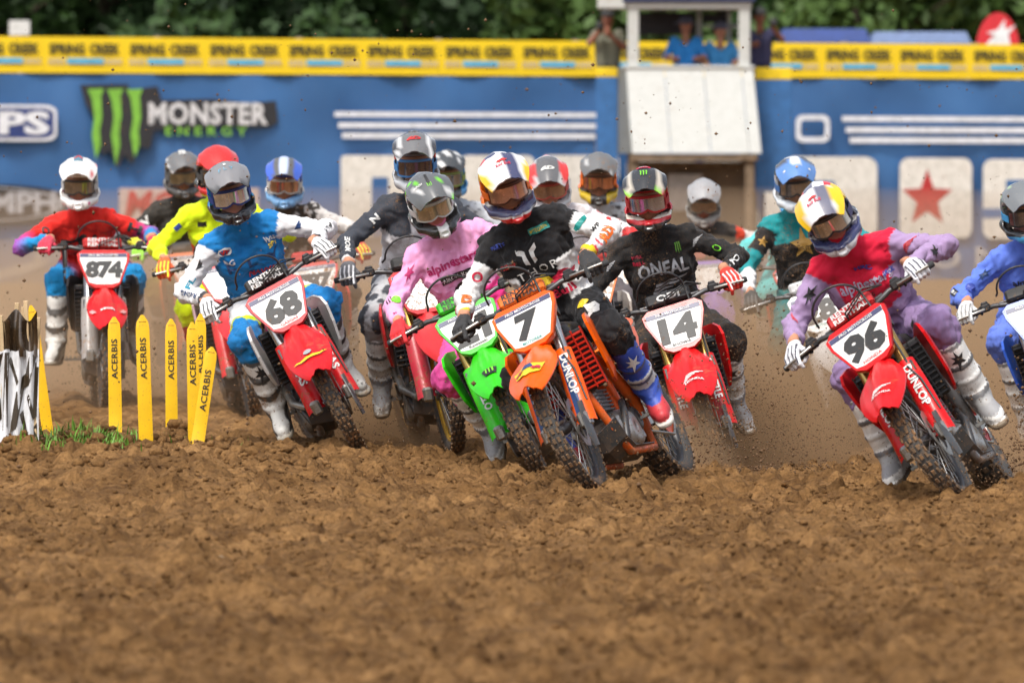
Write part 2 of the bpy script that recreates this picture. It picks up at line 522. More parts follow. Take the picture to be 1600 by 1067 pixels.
def make_disc(r0, r1, x):
    b = MB(); n = 36; v = []
    for i in range(n):
        t = 2 * math.pi * i / n; q = r1 * (1 + .03 * math.sin(t * 9))
        for xx in (x - .0015, x + .0015):
            v += [(xx, r0 * math.cos(t), r0 * math.sin(t)), (xx, q * math.cos(t), q * math.sin(t))]
    f = []
    for i in range(n):
        j = (i + 1) % n; a, c = 4 * i, 4 * j
        f += [(a, a + 1, c + 1, c), (a + 2, c + 2, c + 3, a + 3), (a + 1, a + 3, c + 3, c + 1), (a, c, c + 2, a + 2)]
    b.add(v, f, 0)
    for i in range(5):
        t = 2 * math.pi * i / 5
        b.box((x - .003, -.008, .02), (x + .003, .008, r0 + .006), 0, Matrix.Rotation(t, 4, 'X'))
    return b

PROTO = []     # (key, name, mesh, roles, parent key, turns with the bars, matrix)
def P(key, name, b, roles, parent=None, front=False, M=None, kind=None):
    if not front and M is None and parent in (None, 'en', 'ra-1', 'ra1') and key not in ('sw', 'ch'):
        b.v = [(x, y - .052, z - .108) for x, y, z in b.v]      # the sprung chassis rides down with the fork
    me = b.mesh(name)
    for r in roles: me.materials.append(None)
    PROTO.append((key, name, me, roles, parent, front, M, kind))

def build_proto():
    TF = Matrix.Translation((0, 0, .345)); TR = Matrix.Translation((0, 1.485, .335))
    for k, T, fr, Rr, hw, sect, rows, kw, kh in (('fw', TF, True, .347, .037, .07, 46, .0075, .0075), ('rw', TR, False, .337, .058, .085, 38, .013, .0095)):
        rim = Rr - sect
        P(k, 'wheel', make_rim(rim, hw * .55), ['rim'], None, fr, T)
        P(k + 't', 'tyre', make_tyre(Rr, hw, sect, rows, kw, kh), ['tyre', 'knob'], k, fr)
        P(k + 'h', 'hub', make_hub(.05), ['hub', 'metal'], k, fr)
        P(k + 's', 'spoke_set', make_spokes(rim - .01, .035), ['spoke'], k, fr, None, 'stuff')
        P(k + 'd', 'brake_disc', make_disc(.085, .125, .062 if fr else -.062), ['metal'], k, fr)
    sp = MB(); sp.add(*(make_disc(.07, .112, .066).v, make_disc(.07, .112, .066).f)); P('spr', 'sprocket', sp, ['accent'], 'rw')
    # fork
    for sx in (-1, 1):
        x = sx * .098
        b = MB()
        b.tube([fork(-.02, x), fork(.40, x)], [.024, .023], 12, 1)
        b.tube([fork(.33, x), fork(.355, x), fork(.86 - SAG, x)], [.029, .0295, .0285], 14, 0)
        b.tube([fork(.86 - SAG, x), fork(.885 - SAG, x)], [.026, .022], 12, 2)
        b.box((x - .028, -.045, .305), (x + .028, .05, .385), 1, None, .012)
        b.tube([Vector((x - .03, 0, .345)), Vector((x + .03, 0, .345))], .016, 10, 1)
        P('fl%d' % sx, 'fork_leg', b, ['forktube', 'metal', 'accent'], None, True)
        # guard: a curved shell wrapped round the front of the lower leg
        b = MB(); rows = []
        for i in range(11):
            t = -.035 + .44 * i / 10; w = .045 + .008 * math.sin(i / 10 * math.pi) + (.012 if i < 3 else 0) * (1 - i / 3)
            row = []
            for j in range(9):
                a = -1.35 + 2.7 * j / 8
                row.append(fork(t, x + math.sin(a) * w * 1.02, math.cos(a) * w * .9))
            rows.append(row)
        b.sheet(rows, Vector((0, .006, 0)), 0)
        P('fg%d' % sx, 'fork_guard', b, ['guard'], None, True)
    b = MB()
    for t, w, h in ((.50 - SAG, .135, .03), (.80 - SAG, .135, .026)):
        secs = [[fork(t + a, sx_ * w, f) for (sx_, a, f) in ((-1, -h, -.04), (1, -h, -.04), (1, -h, .035), (-1, -h, .035))], [fork(t + a, sx_ * w, f) for (sx_, a, f) in ((-1, h, -.04), (1, h, -.04), (1, h, .035), (-1, h, .035))]]
        b.loft(secs, 0, False)
    b.tube([fork(.46 - SAG, 0, -.045), fork(.84 - SAG, 0, -.045)], .03, 12, 0)
    P('tc', 'triple_clamp', b, ['dark'], None, True)
    b = MB()  # caliper + carbon disc guard on the left
    rows = []
    for i in range(8):
        t = -.15 + .40 * i / 7; w = (.035, .055, .068, .07, .064, .05, .036, .024)[i]
        rows.append([Vector((.10 + .022 * math.cos((j - 3) * .42), -.10 + .06 * (i / 7) + (j - 3) / 3 * w + .05, .20 + i * .034)) for j in range(7)])
    b.sheet(rows, Vector((-.006, 0, 0)), 0)
    b.box((.055, .05, .30), (.10, .13, .39), 1, None, .012)
    P('dg', 'disc_guard', b, ['carbon', 'dark'], None, True)
    # front fender
    b = MB(); rows = []
    prof = [(0, .070), (.1, .082), (.25, .108), (.38, .124), (.52, .130), (.66, .126), (.78, .114), (.89, .094), (.96, .078), (1.0, .060)]
    for t, w in prof:
        y = .145 - .60 * t; z = .785 + .015 * math.sin(t * 2.6) - .215 * t - .02 * t * t
        FEND.append((Vector((0, y, z)), w))
        rows.append([Vector((w * j / 6, y + .02 * abs(j / 6) ** 2 * (1 if t > .5 else 0), z - .034 * abs(j / 6) ** 2.2 - (.006 if abs(j) == 3 else 0) + (.008 if abs(j) <= 1 else 0))) for j in range(-6, 7)])
    b.sheet(rows, Vector((0, .004, -.006)), 0)
    P('ff', 'front_fender', b, ['fender'], None, True)
    # number plate: coloured surround with a white field standing proud
    def plate(sc, n_off, pts, K=1.14): return [PLATE_O + Vector((x * sc * K, 0, 0)) + PLATE_Y * (y * sc * K * .82) + PLATE_N * n_off for x, y in pts]
    outer = [(-.150, .118), (-.118, .150), (.118, .150), (.150, .118), (.145, .06), (.092, -.118), (.052, -.150), (-.052, -.150), (-.092, -.118), (-.145, .06)]
    b = MB(); b.loft([plate(.94, -.05, outer), plate(1., -.012, outer), plate(.985, 0, outer)], 0, False)
    P('np', 'number_plate', b, ['platesur'], None, True)
    inner = [(-.134, .118), (.134, .118), (.130, .055), (.084, -.108), (.044, -.122), (-.044, -.122), (-.084, -.108), (-.130, .055)]
    b = MB(); b.prism(plate(1., .002, inner), -PLATE_N * .001, 0); P('npf', 'plate_field', b, ['platefield'], 'np', True)
    b = MB(); b.prism(plate(1., .004, [(-.132, .116), (-.132, .088), (.132, .088), (.132, .116)]), -PLATE_N * .001, 0); P('npb', 'plate_band', b, ['band'], 'np', True)
    # handlebar
    hb = fork(.895 - SAG, 0, -.005)
    gz = hb.z + .012; gy = hb.y + .075
    pts = []
    for sx in (-1, 1):
        q = [Vector((0, hb.y, hb.z)), Vector((sx * .07, hb.y, hb.z)), Vector((sx * .12, hb.y - .005, hb.z + .010)), Vector((sx * .20, hb.y + .01, hb.z + .026)), Vector((sx * .235, hb.y + .022, hb.z + .024)), Vector((sx * .43, gy + .015, gz + .004))]
        pts = q[::-1] if sx < 0 else pts + q[1:]
    b = MB(); b.tube(pts, .0135, 10, 0)
    b.tube([Vector((-.165, hb.y + .003, hb.z + .030)), Vector((.165, hb.y + .003, hb.z + .030))], .009, 8, 0)
    for x in (-.045, .045): b.box((x - .02, hb.y - .025, hb.z - .09), (x + .02, hb.y + .025, hb.z + .02), 1, None, .008)
    P('hb', 'handlebar', b, ['bar', 'dark'], None, True)
    global GRIP
    GRIP = {}
    for sx in (-1, 1):
        a = Vector((sx * .285, hb.y + .040, hb.z + .022)); c = Vector((sx * .43, gy + .015, gz + .004)); d = (c - a).normalized()
        GRIP[sx] = (a.lerp(c, .5), d)
        b = MB(); b.tube([a - d * .012, a - d * .006, a, a.lerp(c, .5), c, c + d * .006], [.025, .025, .0165, .0162, .0165, .014], 12, 0)
        for k in range(5): q = a.lerp(c, .15 + .17 * k); b.tube([q - d * .004, q + d * .004], .0176, 12, 0)
        P('gr%d' % sx, 'grip', b, ['grip'], 'hb', True)
        m = a.lerp(Vector((sx * .2, hb.y + .01, hb.z + .026)), .45)
        b = MB(); b.tube([m + Vector((-sx * .0, -.005, 0)), m + Vector((sx * .01, -.045, .0)), c + Vector((-sx * .05, -.072, .004)), c + Vector((-sx * .01, -.068, .0))], [.009, .009, .0065, .008], 8, 0, True, None, .8)
        P('lv%d' % sx, 'lever', b, ['metal'], 'hb', True)
        b = MB(); b.box((-.028, -.04, -.022), (.028, .022, .026), 0, Matrix.Translation(m + Vector((0, 0, .006))), .01)
        b.box((-.02, -.045, .016), (.02, .0, .036), 0, Matrix.Translation(m + Vector((0, .01, .006))), .006)
        P('pc%d' % sx, 'lever_clamp', b, ['dark'], 'hb', True)
    # bar pad
    b = MB(); b.box((-.125, -.026, -.034), (.125, .026, .034), 0, Matrix.Translation((0, hb.y - .020, hb.z + .050)) @ Matrix.Rotation(-.35, 4, 'X'), .012)
    P('bp', 'bar_pad', b, ['pad'], None, True)
    global PAD_O, PAD_Y
    PM = Matrix.Translation((0, hb.y - .020, hb.z + .050)) @ Matrix.Rotation(-.35, 4, 'X')
    PAD_O = PM @ Vector((0, -.026, 0)); PAD_Y = PM.to_3x3() @ Vector((0, 0, 1))
    # brake hose and cables
    b = MB()
    c0 = Vector((-.17, hb.y - .02, hb.z + .075)); c1 = fork(.36, .11, .03)
    pts = []
    for i in range(25):
        t = i / 24
        if t < .55:
            u = t / .55; a = math.pi * (1 - u)
            pts.append(Vector((-.03 + .13 * math.cos(a), c0.y - .05 - .05 * math.sin(a), c0.z + .015 + .105 * math.sin(a))))
        else:
            u = (t - .55) / .45; p0 = Vector((.10, c0.y - .05, c0.z + .015)); p1 = fork(.50, .125, .07)
            pts.append((p0 * (1 - u) ** 2 + p1 * 2 * u * (1 - u) + c1 * u * u))
    b.tube([c0] + pts, .0058, 6, 0)
    b.tube([fork(.36, .105, .045), fork(.26, .135, .05), fork(.08, .14, .03)], .005, 6, 0)
    P('bh', 'brake_hose', b, ['hose'], None, True)
    b = MB()
    for dx, dz in ((.0, .02), (.015, .035)):
        b.tube([Vector((.19, hb.y - .0, hb.z + .07)), Vector((.10 + dx, hb.y - .07, hb.z + .07 + dz)), Vector((-.02, hb.y - .065, hb.z + .02 + dz)), Vector((-.06, hb.y + .06, hb.z - .1))], .0045, 6, 0)
    P('cb', 'control_cable', b, ['hose'], None, True)
    # chassis
    b = MB()
    hd = Vector((0, .375, .93))
    b.tube([fork(.50 , 0, -.05), fork(.78, 0, -.05)], .036, 12, 0)
    for sx in (-1, 1):
        b.tube([hd + Vector((sx * .03, .01, 0)), Vector((sx * .10, .55, .84)), Vector((sx * .125, .80, .66)), Vector((sx * .115, .98, .52)), Vector((sx * .10, 1.0, .36))], [.028, .03, .03, .032, .03], 8, 0)
        b.tube([hd + Vector((sx * .02, .02, -.08)), Vector((sx * .05, .47, .62)), Vector((sx * .075, .53, .40)), Vector((sx * .085, .60, .265)), Vector((sx * .10, .98, .265)), Vector((sx * .10, 1.0, .36))], .021, 8, 0)
        b.tube([Vector((sx * .11, .92, .74)), Vector((sx * .10, 1.25, .86)), Vector((sx * .08, 1.5, .90))], .014, 6, 0)
        b.tube([Vector((sx * .115, .98, .52)), Vector((sx * .09, 1.42, .86))], .013, 6, 0)
    P('fr', 'frame', b, ['frame'])
    b = MB()
    b.box((-.105, .57, .275), (.105, .97, .50), 0, None, .05)
    for sx in (-1, 1):
        b.lathe_x([(sx * .09, .001), (sx * .135, .001), (sx * .14, .05), (sx * .132, .085), (sx * .09, .095)], 22, 0, (0, .72, .37), False)
        b.lathe_x([(sx * .09, .001), (sx * .128, .001), (sx * .13, .045), (sx * .12, .062), (sx * .09, .07)], 20, 1, (0, .86, .42), False)
        b.tube([(sx * .10, .60, .33), (sx * .13, .66, .46), (sx * .10, .80, .52)], .018, 8, 1)
    P('en', 'engine', b, ['engine', 'enginedark'])
    b = MB(); b.box((-.07, .58, .49), (.07, .74, .62), 0, Matrix.Translation((0, -.03, 0)), .02)
    for k in range(6): b.box((-.082, .54, .495 + k * .02), (.082, .725, .503 + k * .02), 0)
    b.box((-.085, .54, .62), (.085, .73, .72), 1, None, .03)
    P('cy', 'cylinder', b, ['engine', 'enginedark'], 'en')
    b = MB()
    b.sheet([[Vector((x, y, z + .03 * abs(x) / .1)) for x in (-.12, -.07, 0, .07, .12)] for y, z in ((.50, .40), (.54, .30), (.62, .245), (.95, .245))], Vector((0, .004, .004)), 0, False)
    P('sk', 'skid_plate', b, ['carbon'])
    b = MB()
    b.tube([Vector((-.02, .56, .64)), Vector((-.03, .47, .55)), Vector((-.09, .50, .42)), Vector((-.145, .66, .47)), Vector((-.15, .85, .60)), Vector((-.14, 1.05, .70))], .022, 10, 0)
    P('ex', 'exhaust_pipe', b, ['metal'])
    b = MB(); b.tube([Vector((-.14, 1.05, .70)), Vector((-.145, 1.10, .72)), Vector((-.155, 1.50, .86)), Vector((-.155, 1.53, .87))], [.03, .055, .05, .03], 12, 0)
    P('si', 'silencer', b, ['metal'])
    for sx in (-1, 1):
        b = MB(); b.box((.072, .455, .60), (.178, .49, .905), 0, None, .008)
        M_ = Matrix.Scale(sx, 4, (1, 0, 0))
        b2 = MB(); b2.add(b.v, b.f, 0, False, M_)
        for f in b2.f if sx < 0 else []: f.reverse()
        P('ra%d' % sx, 'radiator', b2, ['raddark'])
        b3 = MB()
        for k in range(11):
            z = .615 + k * .0265
            b3.box((min(sx * .074, sx * .18), -.010, -.003), (max(sx * .074, sx * .18), .010, .003), 0, Matrix.Translation((0, .446, z)) @ Matrix.Rotation(.6, 4, 'X'))
        for xx in (.074, .128, .18): b3.box((sx * xx - .003, .436, .60), (sx * xx + .003, .452, .905), 0)
        P('rl%d' % sx, 'louvre_set', b3, ['radguard'], 'ra%d' % sx, False, None, 'stuff')
        # shroud: wing plate flaring out ahead of the radiator
        fx = lambda y, z: .112 + .125 * max(0., (.93 - y) / .53) ** .8 - .10 * max(0, (.70 - z)) * 1.
        out = [(.405, .90), (.42, .80), (.46, .69), (.52, .615), (.60, .60), (.70, .66), (.82, .735), (.98, .79), (.99, .85), (.90, .925), (.74, .955), (.56, .965), (.45, .945)]
        cy_, cz_ = .66, .81
        ring0 = [Vector((sx * fx(y, z), y, z)) for y, z in out]
        ring1 = [Vector((sx * (fx(cy_ + (y - cy_) * .72, cz_ + (z - cz_) * .72) + .012), cy_ + (y - cy_) * .72, cz_ + (z - cz_) * .72)) for y, z in out]
        ctr = Vector((sx * (fx(cy_, cz_) + .012), cy_, cz_))
        n = len(out); v = ring0 + ring1 + [ctr] + [p - Vector((sx * .014, 0, 0)) for p in ring0]
        f = []
        for i in range(n):
            j = (i + 1) % n
            f += [(i, j, n + j, n + i), (n + i, n + j, 2 * n), (j, i, 2 * n + 1 + i, 2 * n + 1 + j)]
        f.append(tuple(range(2 * n + 1, 3 * n + 1)))
        if sx > 0: f = [tuple(reversed(q)) for q in f]
        b = MB(); b.add(v, f, 0, False); P('sh%d' % sx, 'radiator_shroud', b, ['shroud'])
        b = MB()
        po = [(1.0, .86), (1.0, .70), (1.08, .62), (1.22, .64), (1.50, .84), (1.52, .90), (1.30, .90)]
        b.prism([Vector((sx * (.125 + .02 * (1.2 - abs(y - 1.2))), y, z)) for y, z in po], Vector((-sx * .012, 0, 0)), 0)
        P('sp%d' % sx, 'side_panel', b, ['side'])
        b = MB(); b.box((min(sx * .13, sx * .245), .875, .405), (max(sx * .13, sx * .245), .925, .42), 0)
        for k in range(4): b.box((sx * (.15 + .027 * k) - .004, .872, .42), (sx * (.15 + .027 * k) + .004, .928, .436), 0)
        P('pg%d' % sx, 'footpeg', b, ['metal'])
    # tank, seat, rear fender
    def ov(y, z, w, h, k=10): return [Vector((w * math.copysign(abs(math.cos(a)) ** .7, math.cos(a)), y, z + h * math.copysign(abs(math.sin(a)) ** .7, math.sin(a)))) for a in [2 * math.pi * i / k for i in range(k)]]
    b = MB(); b.loft([ov(.45, .885, .05, .05), ov(.50, .895, .095, .085), ov(.60, .89, .115, .10), ov(.75, .87, .105, .09), ov(.88, .85, .08, .07)], 0); P('tk', 'fuel_tank', b, ['tank'])
    b = MB(); b.loft([ov(.56, .965, .04, .02), ov(.62, .965, .075, .03), ov(.80, .945, .085, .05), ov(1.05, .93, .105, .055), ov(1.30, .945, .10, .045), ov(1.50, .96, .085, .03), ov(1.56, .96, .05, .015)], 0); P('se', 'seat', b, ['seat'])
    b = MB(); b.sheet([[Vector((w * j / 4, y, z - .03 * abs(j / 4) ** 2)) for j in range(-4, 5)] for y, z, w in ((1.28, .90, .11), (1.45, .925, .115), (1.60, .95, .105), (1.75, .985, .09), (1.86, 1.01, .06))], Vector((0, 0, -.006)), 0); P('rf', 'rear_fender', b, ['side'])
    b = MB()
    for sx in (-1, 1):
        b.loft([[Vector((sx * (.085 + dx), y, z + dz)) for dx, dz in ((-.016, -h), (.016, -h), (.016, h), (-.016, h))] for y, z, h in ((.93, .31, .045), (1.2, .33, .04), (1.52, .335, .03))], 0, False)
    b.box((-.09, .93, .27), (.09, 1.01, .35), 0, None, .015)
    P('sw', 'swingarm', b, ['metal'])
    b = MB()
    ch = [Vector((.072, .86, .37)), Vector((.072, 1.485, .448)), Vector((.072, 1.57, .40)), Vector((.072, 1.598, .335)), Vector((.072, 1.57, .27)), Vector((.072, 1.485, .222)), Vector((.072, .86, .27)), Vector((.072, .82, .32)), Vector((.072, .86, .37))]
    b.tube(ch, .008, 6, 0, False); P('ch', 'chain', b, ['metal'])
    b = MB(); b.tube([Vector((0, 1.05, .42)), Vector((0, 1.0, .78))], .035, 12, 0); b.tube([Vector((0, 1.04, .48)), Vector((0, 1.01, .70))], .045, 12, 0); P('sa', 'shock_absorber', b, ['accent'])

def bike_mats(i, c):
    n = lambda s: 'bike%02d_%s' % (i, s)
    mud = c.get('mud', .35)
    body = c['body']; g = lambda k, d: c.get(k, d)
    pl = lambda key, col, mu=mud, low=None: mat(n(key), col, .30, 0, mu, coat=.06, spec=.28, var=.08, bump=.04, bscale=30, low=low)
    d = dict(
        fender=pl('fender', g('fender', body), mud * .55), platesur=pl('surround', g('sur', body), mud * .3), platefield=mat(n('field'), g('field', WHITE), .4, 0, mud * g('fieldmud', .25)),
        band=mat('plate_band', (.045, .05, .13), .4, 0, .1), guard=pl('guard', g('guard', body), mud, .34), shroud=pl('shroud', g('shroud', body), mud * .6), side=pl('side', g('side', body), mud), tank=pl('tank', g('tank', BLACK), .2),
        frame=mat(n('frame'), g('frame', (.30, .30, .31)), .4, .3 if 'frame' not in c else 0, mud, low=.42), forktube=mat(n('fork'), g('forkc', (.55, .55, .56)), .25, .85, .15), accent=mat(n('accent'), g('accent', body), .35, .3, mud),
        pad=mat(n('pad'), g('pad', body), .6, 0, .12), rim=mat(n('rim'), g('rim', (.05, .05, .055)), .4, .4, mud), hub=mat(n('hub'), g('hub', (.10, .10, .11)), .4, .6, mud),
        tyre=mat('tyre_rubber', (.05, .047, .045), .75, 0, .7, bump=.2, bscale=70), knob=mat('tyre_knob', (.15, .095, .055), .92, 0, .9, bump=.3, bscale=90, mscale=14),
        metal=mat('bare_metal', (.42, .41, .39), .38, .85, .45), dark=mat('dark_metal', (.035, .035, .038), .5, .3, .3), carbon=mat('carbon_plastic', (.055, .058, .062), .38, 0, .35, low=.30),
        bar=mat('bar_metal', (.10, .10, .105), .4, .6, .2), grip=mat('grip_rubber', (.03, .03, .032), .8, 0, .2), hose=mat('hose_rubber', (.022, .022, .024), .45, 0, .15), spoke=mat('spoke_steel', (.5, .5, .5), .35, .9, .3),
        engine=mat('engine_alloy', (.40, .40, .40), .42, .75, .6), enginedark=mat('engine_dark', (.07, .07, .075), .45, .5, .5), raddark=mat('radiator_core', (.02, .02, .022), .6, 0, .3), radguard=pl('radguard', g('radguard', BLACK), mud * .5),
        seat=mat('seat_cover', (.02, .02, .022), .75, 0, .3, bump=.2, bscale=120))
    return d

def make_bike(i, c):
    p0 = px(*c['at'])
    M = Matrix.Translation(p0) @ Matrix.Rotation(R(c['yaw']), 4, 'Z') @ Matrix.Rotation(R(-c['lean']), 4, 'Y') @ Matrix.Rotation(R(c.get('pitch', 0)), 4, 'X')
    root = empty('motocross_bike', M)
    tag(root, c['label'], 'motorcycle', 'motocross bikes racing out of the first corner')
    S = Matrix.Translation(AX0) @ Matrix.Rotation(R(c.get('steer', 0)), 4, AX) @ Matrix.Translation(-AX0)
    mt = bike_mats(i, c); objs = {}
    for key, name, me, roles, par, front, Mx, kind in PROTO:
        if key == 'dg' and c.get('nodisc'): continue
        o = bpy.data.objects.new(name, me); COL.objects.link(o)
        for k, r in enumerate(roles): o.material_slots[k].link = 'OBJECT'; o.material_slots[k].material = mt[r]
        if par: o.parent = objs[par]; m = Mx or Matrix.Identity(4)
        else:
            o.parent = root; m = (S if front else Matrix.Identity(4)) @ (Mx or Matrix.Identity(4))
            if key in ('fw', 'rw'): m = m @ Matrix.Rotation(random.uniform(0, 6.28), 4, 'X')
        o.matrix_basis = m
        if kind: o['kind'] = kind
        objs[key] = o
    X = Vector((1, 0, 0))
    inkc = mat(('ink_%02d_num' % i) if 'num_col' in c else 'print_black', c.get('num_col', (.012, .012, .013)), .5, 0, .08 if c.get('mud', .35) < .6 else .3)
    prw = mat('print_white', (.72, .72, .71), .5, 0, .2); prb = mat('print_dark', (.015, .015, .017), .5, 0, .2)
    if c.get('num'):
        g = text2(c['num'], .075, c.get('shear', .12), .98 if len(c['num']) < 3 else .92)
        w = {1: .135, 2: .215, 3: .24}[len(c['num'])]
        h = .156 if len(c['num']) < 3 else .125
        decal('number', fit(g, w, h, 0, -.008), PLATE_O, X, PLATE_Y, inkc, objs['np'], off=.006)
    decal('lettering', fit(text2('PRO MOTOCROSS', .02), .19, .015, .0, .0955), PLATE_O, X, PLATE_Y, prw, objs['np'], off=.0065)
    if c.get('plate_txt'):
        decal('lettering', fit(text2(c['plate_txt'], .03), .105, .017, 0, -.100), PLATE_O, X, PLATE_Y, mat(*c.get('plate_ink', ('print_red', (.55, .03, .03)))), objs['np'], off=.006)
    if c.get('pad_txt'):
        for k, s in enumerate(c['pad_txt']):
            n = len(c['pad_txt'])
            decal('lettering', fit(text2(s, .04), .19 if n > 1 else .13, .026 if n > 1 else .036, 0, ((.5 - k) * .031) if n > 1 else 0), PAD_O, X, PAD_Y, mat(*c['pad_ink']) if 'pad_ink' in c else prw, objs['bp'], off=.0025)
    # emblem on the fender, wrapped on to its surface
    fb = BVHTree.FromPolygons([v.co.copy() for v in objs['ff'].data.vertices], [tuple(q.vertices) for q in objs['ff'].data.polygons])
    fo = Vector((0, -.275, .665)); fy = (FEND[3][0] - FEND[7][0]).normalized()
    for k, (g, w, h, dx, dy, m_) in enumerate(c.get('fend', [])):
        g2 = fit(g, w, h, dx, dy)
        decal('emblem', g2, fo, X, fy, mat(*m_), objs['ff'], fb, .014, .007 + .0025 * k)
    for sx in (-1, 1):
        gm = objs['fg%d' % sx]
        gb = BVHTree.FromPolygons([v.co.copy() for v in gm.data.vertices], [tuple(q.vertices) for q in gm.data.polygons])
        if c.get('guard_panel'):
            decal('guard_panel', poly2([(-.17, -.022), (.19, -.026), (.19, .012), (-.17, .012)]), fork(.19, sx * .098, .03), -AX, X, mat(*c['guard_panel']), gm, gb, .03, .003)
        if c.get('guard_txt'):
            decal('lettering', fit(text2(c['guard_txt'], .045), .24, .042), fork(.245, sx * .098 + .004, .03), -AX, X, mat(*c['guard_ink']) if 'guard_ink' in c else prw, gm, gb, .02, .005)
    return root, M, S
# ------------------------------------------------------------------ riders
def make_helmet_shape():
    """shell with chin bar and eye port; helmet space: origin at its centre, face towards -Y"""
    def fn(P):
        X, Y, Z = P[:, 0], P[:, 1], P[:, 2]
        e = np.sqrt((X / .122) ** 2 + ((Y - .012) / .150) ** 2 + ((Z - .028) / .132) ** 2)
        d = (e - 1) * .125
        for sx in (-1, 1):
            a, _ = seg(P, (sx * .098, .0, -.075), (sx * .088, -.09, -.105), .042, .037); d = smin(d, a, .03)
            a, _ = seg(P, (sx * .088, -.09, -.105), (sx * .045, -.165, -.125), .037, .034); d = smin(d, a, .02)
            a, _ = seg(P, (sx * .045, -.165, -.125), (0, -.202, -.132), .033, .031); d = smin(d, a, .02)
            a, _ = seg(P, (sx * .095, .06, -.08), (sx * .06, .11, -.07), .04, .045); d = smin(d, a, .03)
            # side ribs
            a, _ = seg(P, (sx * .098, -.05, .072), (sx * .07, .115, .066), .016, .012); d = smin(d, a, .02)
        a, _ = seg(P, (0, -.10, .118), (0, .10, .126), .018, .014); d = smin(d, a, .025)
        # eye port and the hollow for the head
        q = np.stack([np.abs(X) - .104, np.abs(Y + .15) - .12, np.abs(Z + .022) - .047], -1)
        bx = np.linalg.norm(np.maximum(q, 0), axis=1) + np.minimum(q.max(1), 0) - .022
        d = -smin(-d, bx, .012)
        c = (np.sqrt((X / .088) ** 2 + ((Y + .015) / .118) ** 2 + ((Z + .02) / .115) ** 2) - 1) * .09
        d = np.maximum(d, -c)
        a, _ = seg(P, (0, .0, -.05), (0, .0, -.25), .078, .085); d = np.maximum(d, -a)
        # vent slots
        for sx in (-1, 1):
            a, _ = seg(P, (sx * .045, -.125, .108), (sx * .060, -.085, .128), .010, .010); d = -smin(-d, a, .006)
            a, _ = seg(P, (sx * .034, -.218, -.112), (sx * .034, -.206, -.148), .008, .008); d = -smin(-d, a, .006)
        a, _ = seg(P, (-.013, -.236, -.128), (.013, -.236, -.128), .012, .012); d = -smin(-d, a, .006)
        return d
    return surface_nets(fn, (-.16, -.26, -.20), (.16, .19, .20), .0055)

def make_peak_rows():
    rows = []
    for i in range(9):
        t = i / 8
        y = .010 - .292 * t; z = .150 + .045 * min(t, .35) / .35 - .030 * max(0, t - .35) / .65 - .056 * max(0, t - .35) ** 2 / .42
        w = .050 + .078 * math.sin(min(1., t * 1.7) * math.pi * .5) - .030 * max(0, t - .8) / .2
        rows.append([Vector((w * j / 6, y + .035 * (j / 6) ** 2 * (1 if t > .3 else t / .3), z - .058 * abs(j / 6) ** 2.0 - (.004 if abs(j) in (2, 5) else 0))) for j in range(-6, 7)])
    return rows

HV = HF = None
def goggles_rows(off, hz, um):
    rows = []
    for i in range(5):
        z = -.022 + hz * (i - 2) / 2
        row = []
        for j in range(13):
            u = (j - 6) / 6 * um; a = u * 1.08
            notch = .020 * max(0, 1 - abs(u) * 4.0) * (1 if i == 0 else .5 if i == 1 else 0)
            row.append(Vector((.108 * math.sin(a) / math.sin(1.08), -.142 - off + .075 * (1 - math.cos(a)) / (1 - math.cos(1.08)), z * (1 - .10 * abs(u) ** 3) + notch)))
        rows.append(row)
    return rows

def hand_shape(lever):
    def fn(P):
        d = None
        def u(a, k=.006):
            nonlocal d; d = a if d is None else smin(d, a, k)
        for x in (-.03, -.01, .012, .032): u(seg(P, (x * .72, .072, .026), (x, -.004, .034), .021, .0155)[0], .012)
        u(seg(P, (0, .115, .02), (0, .065, .026), .030, .027)[0], .014)
        for k, x in enumerate((-.037, -.0125, .012, .0355)):
            l = (.98, 1.06, 1.0, .84)[k]
            if lever and k == 0: ch = [(x, -.004, .034), (x - .002, -.045, .030), (x - .003, -.080, .012), (x - .003, -.083, -.010)]
            else: ch = [(x, -.004, .034), (x, -.034 * l, .021), (x, -.040 * l, -.007), (x, -.019, -.026)]
            for a, b, r0, r1 in zip(ch[:-1], ch[1:], (.0125, .0118, .0108), (.0116, .0106, .0095)): u(seg(P, a, b, r0, r1)[0], .0035)
            u(np.linalg.norm(P - np.array(ch[1]), axis=1) - .0128, .004)
        th = [(-.03, .05, .018), (-.052, .022, .004), (-.046, -.004, -.018), (-.030, -.020, -.024)]
        for a, b, r0, r1 in zip(th[:-1], th[1:], (.016, .0135, .0115), (.0135, .0115, .010)): u(seg(P, a, b, r0, r1)[0], .005)
        return d
    return surface_nets(fn, (-.085, -.11, -.055), (.075, .16, .07), .0042)

def ik(a, b, l1, l2, pole):
    d = b - a; L = d.length
    if L > (l1 + l2) * .995:
        k = L / ((l1 + l2) * .995); l1 *= k; l2 *= k
    c = (l1 * l1 - l2 * l2 + L * L) / (2 * L); h = math.sqrt(max(l1 * l1 - c * c, 0))
    n = d.normalized(); p = (pole - n * pole.dot(n)).normalized()
    return a + n * c + p * h

def mixc(f, a, b):
    f = np.clip(f, 0, 1)[:, None]; return np.array(a)[None] * (1 - f) + np.array(b)[None] * f

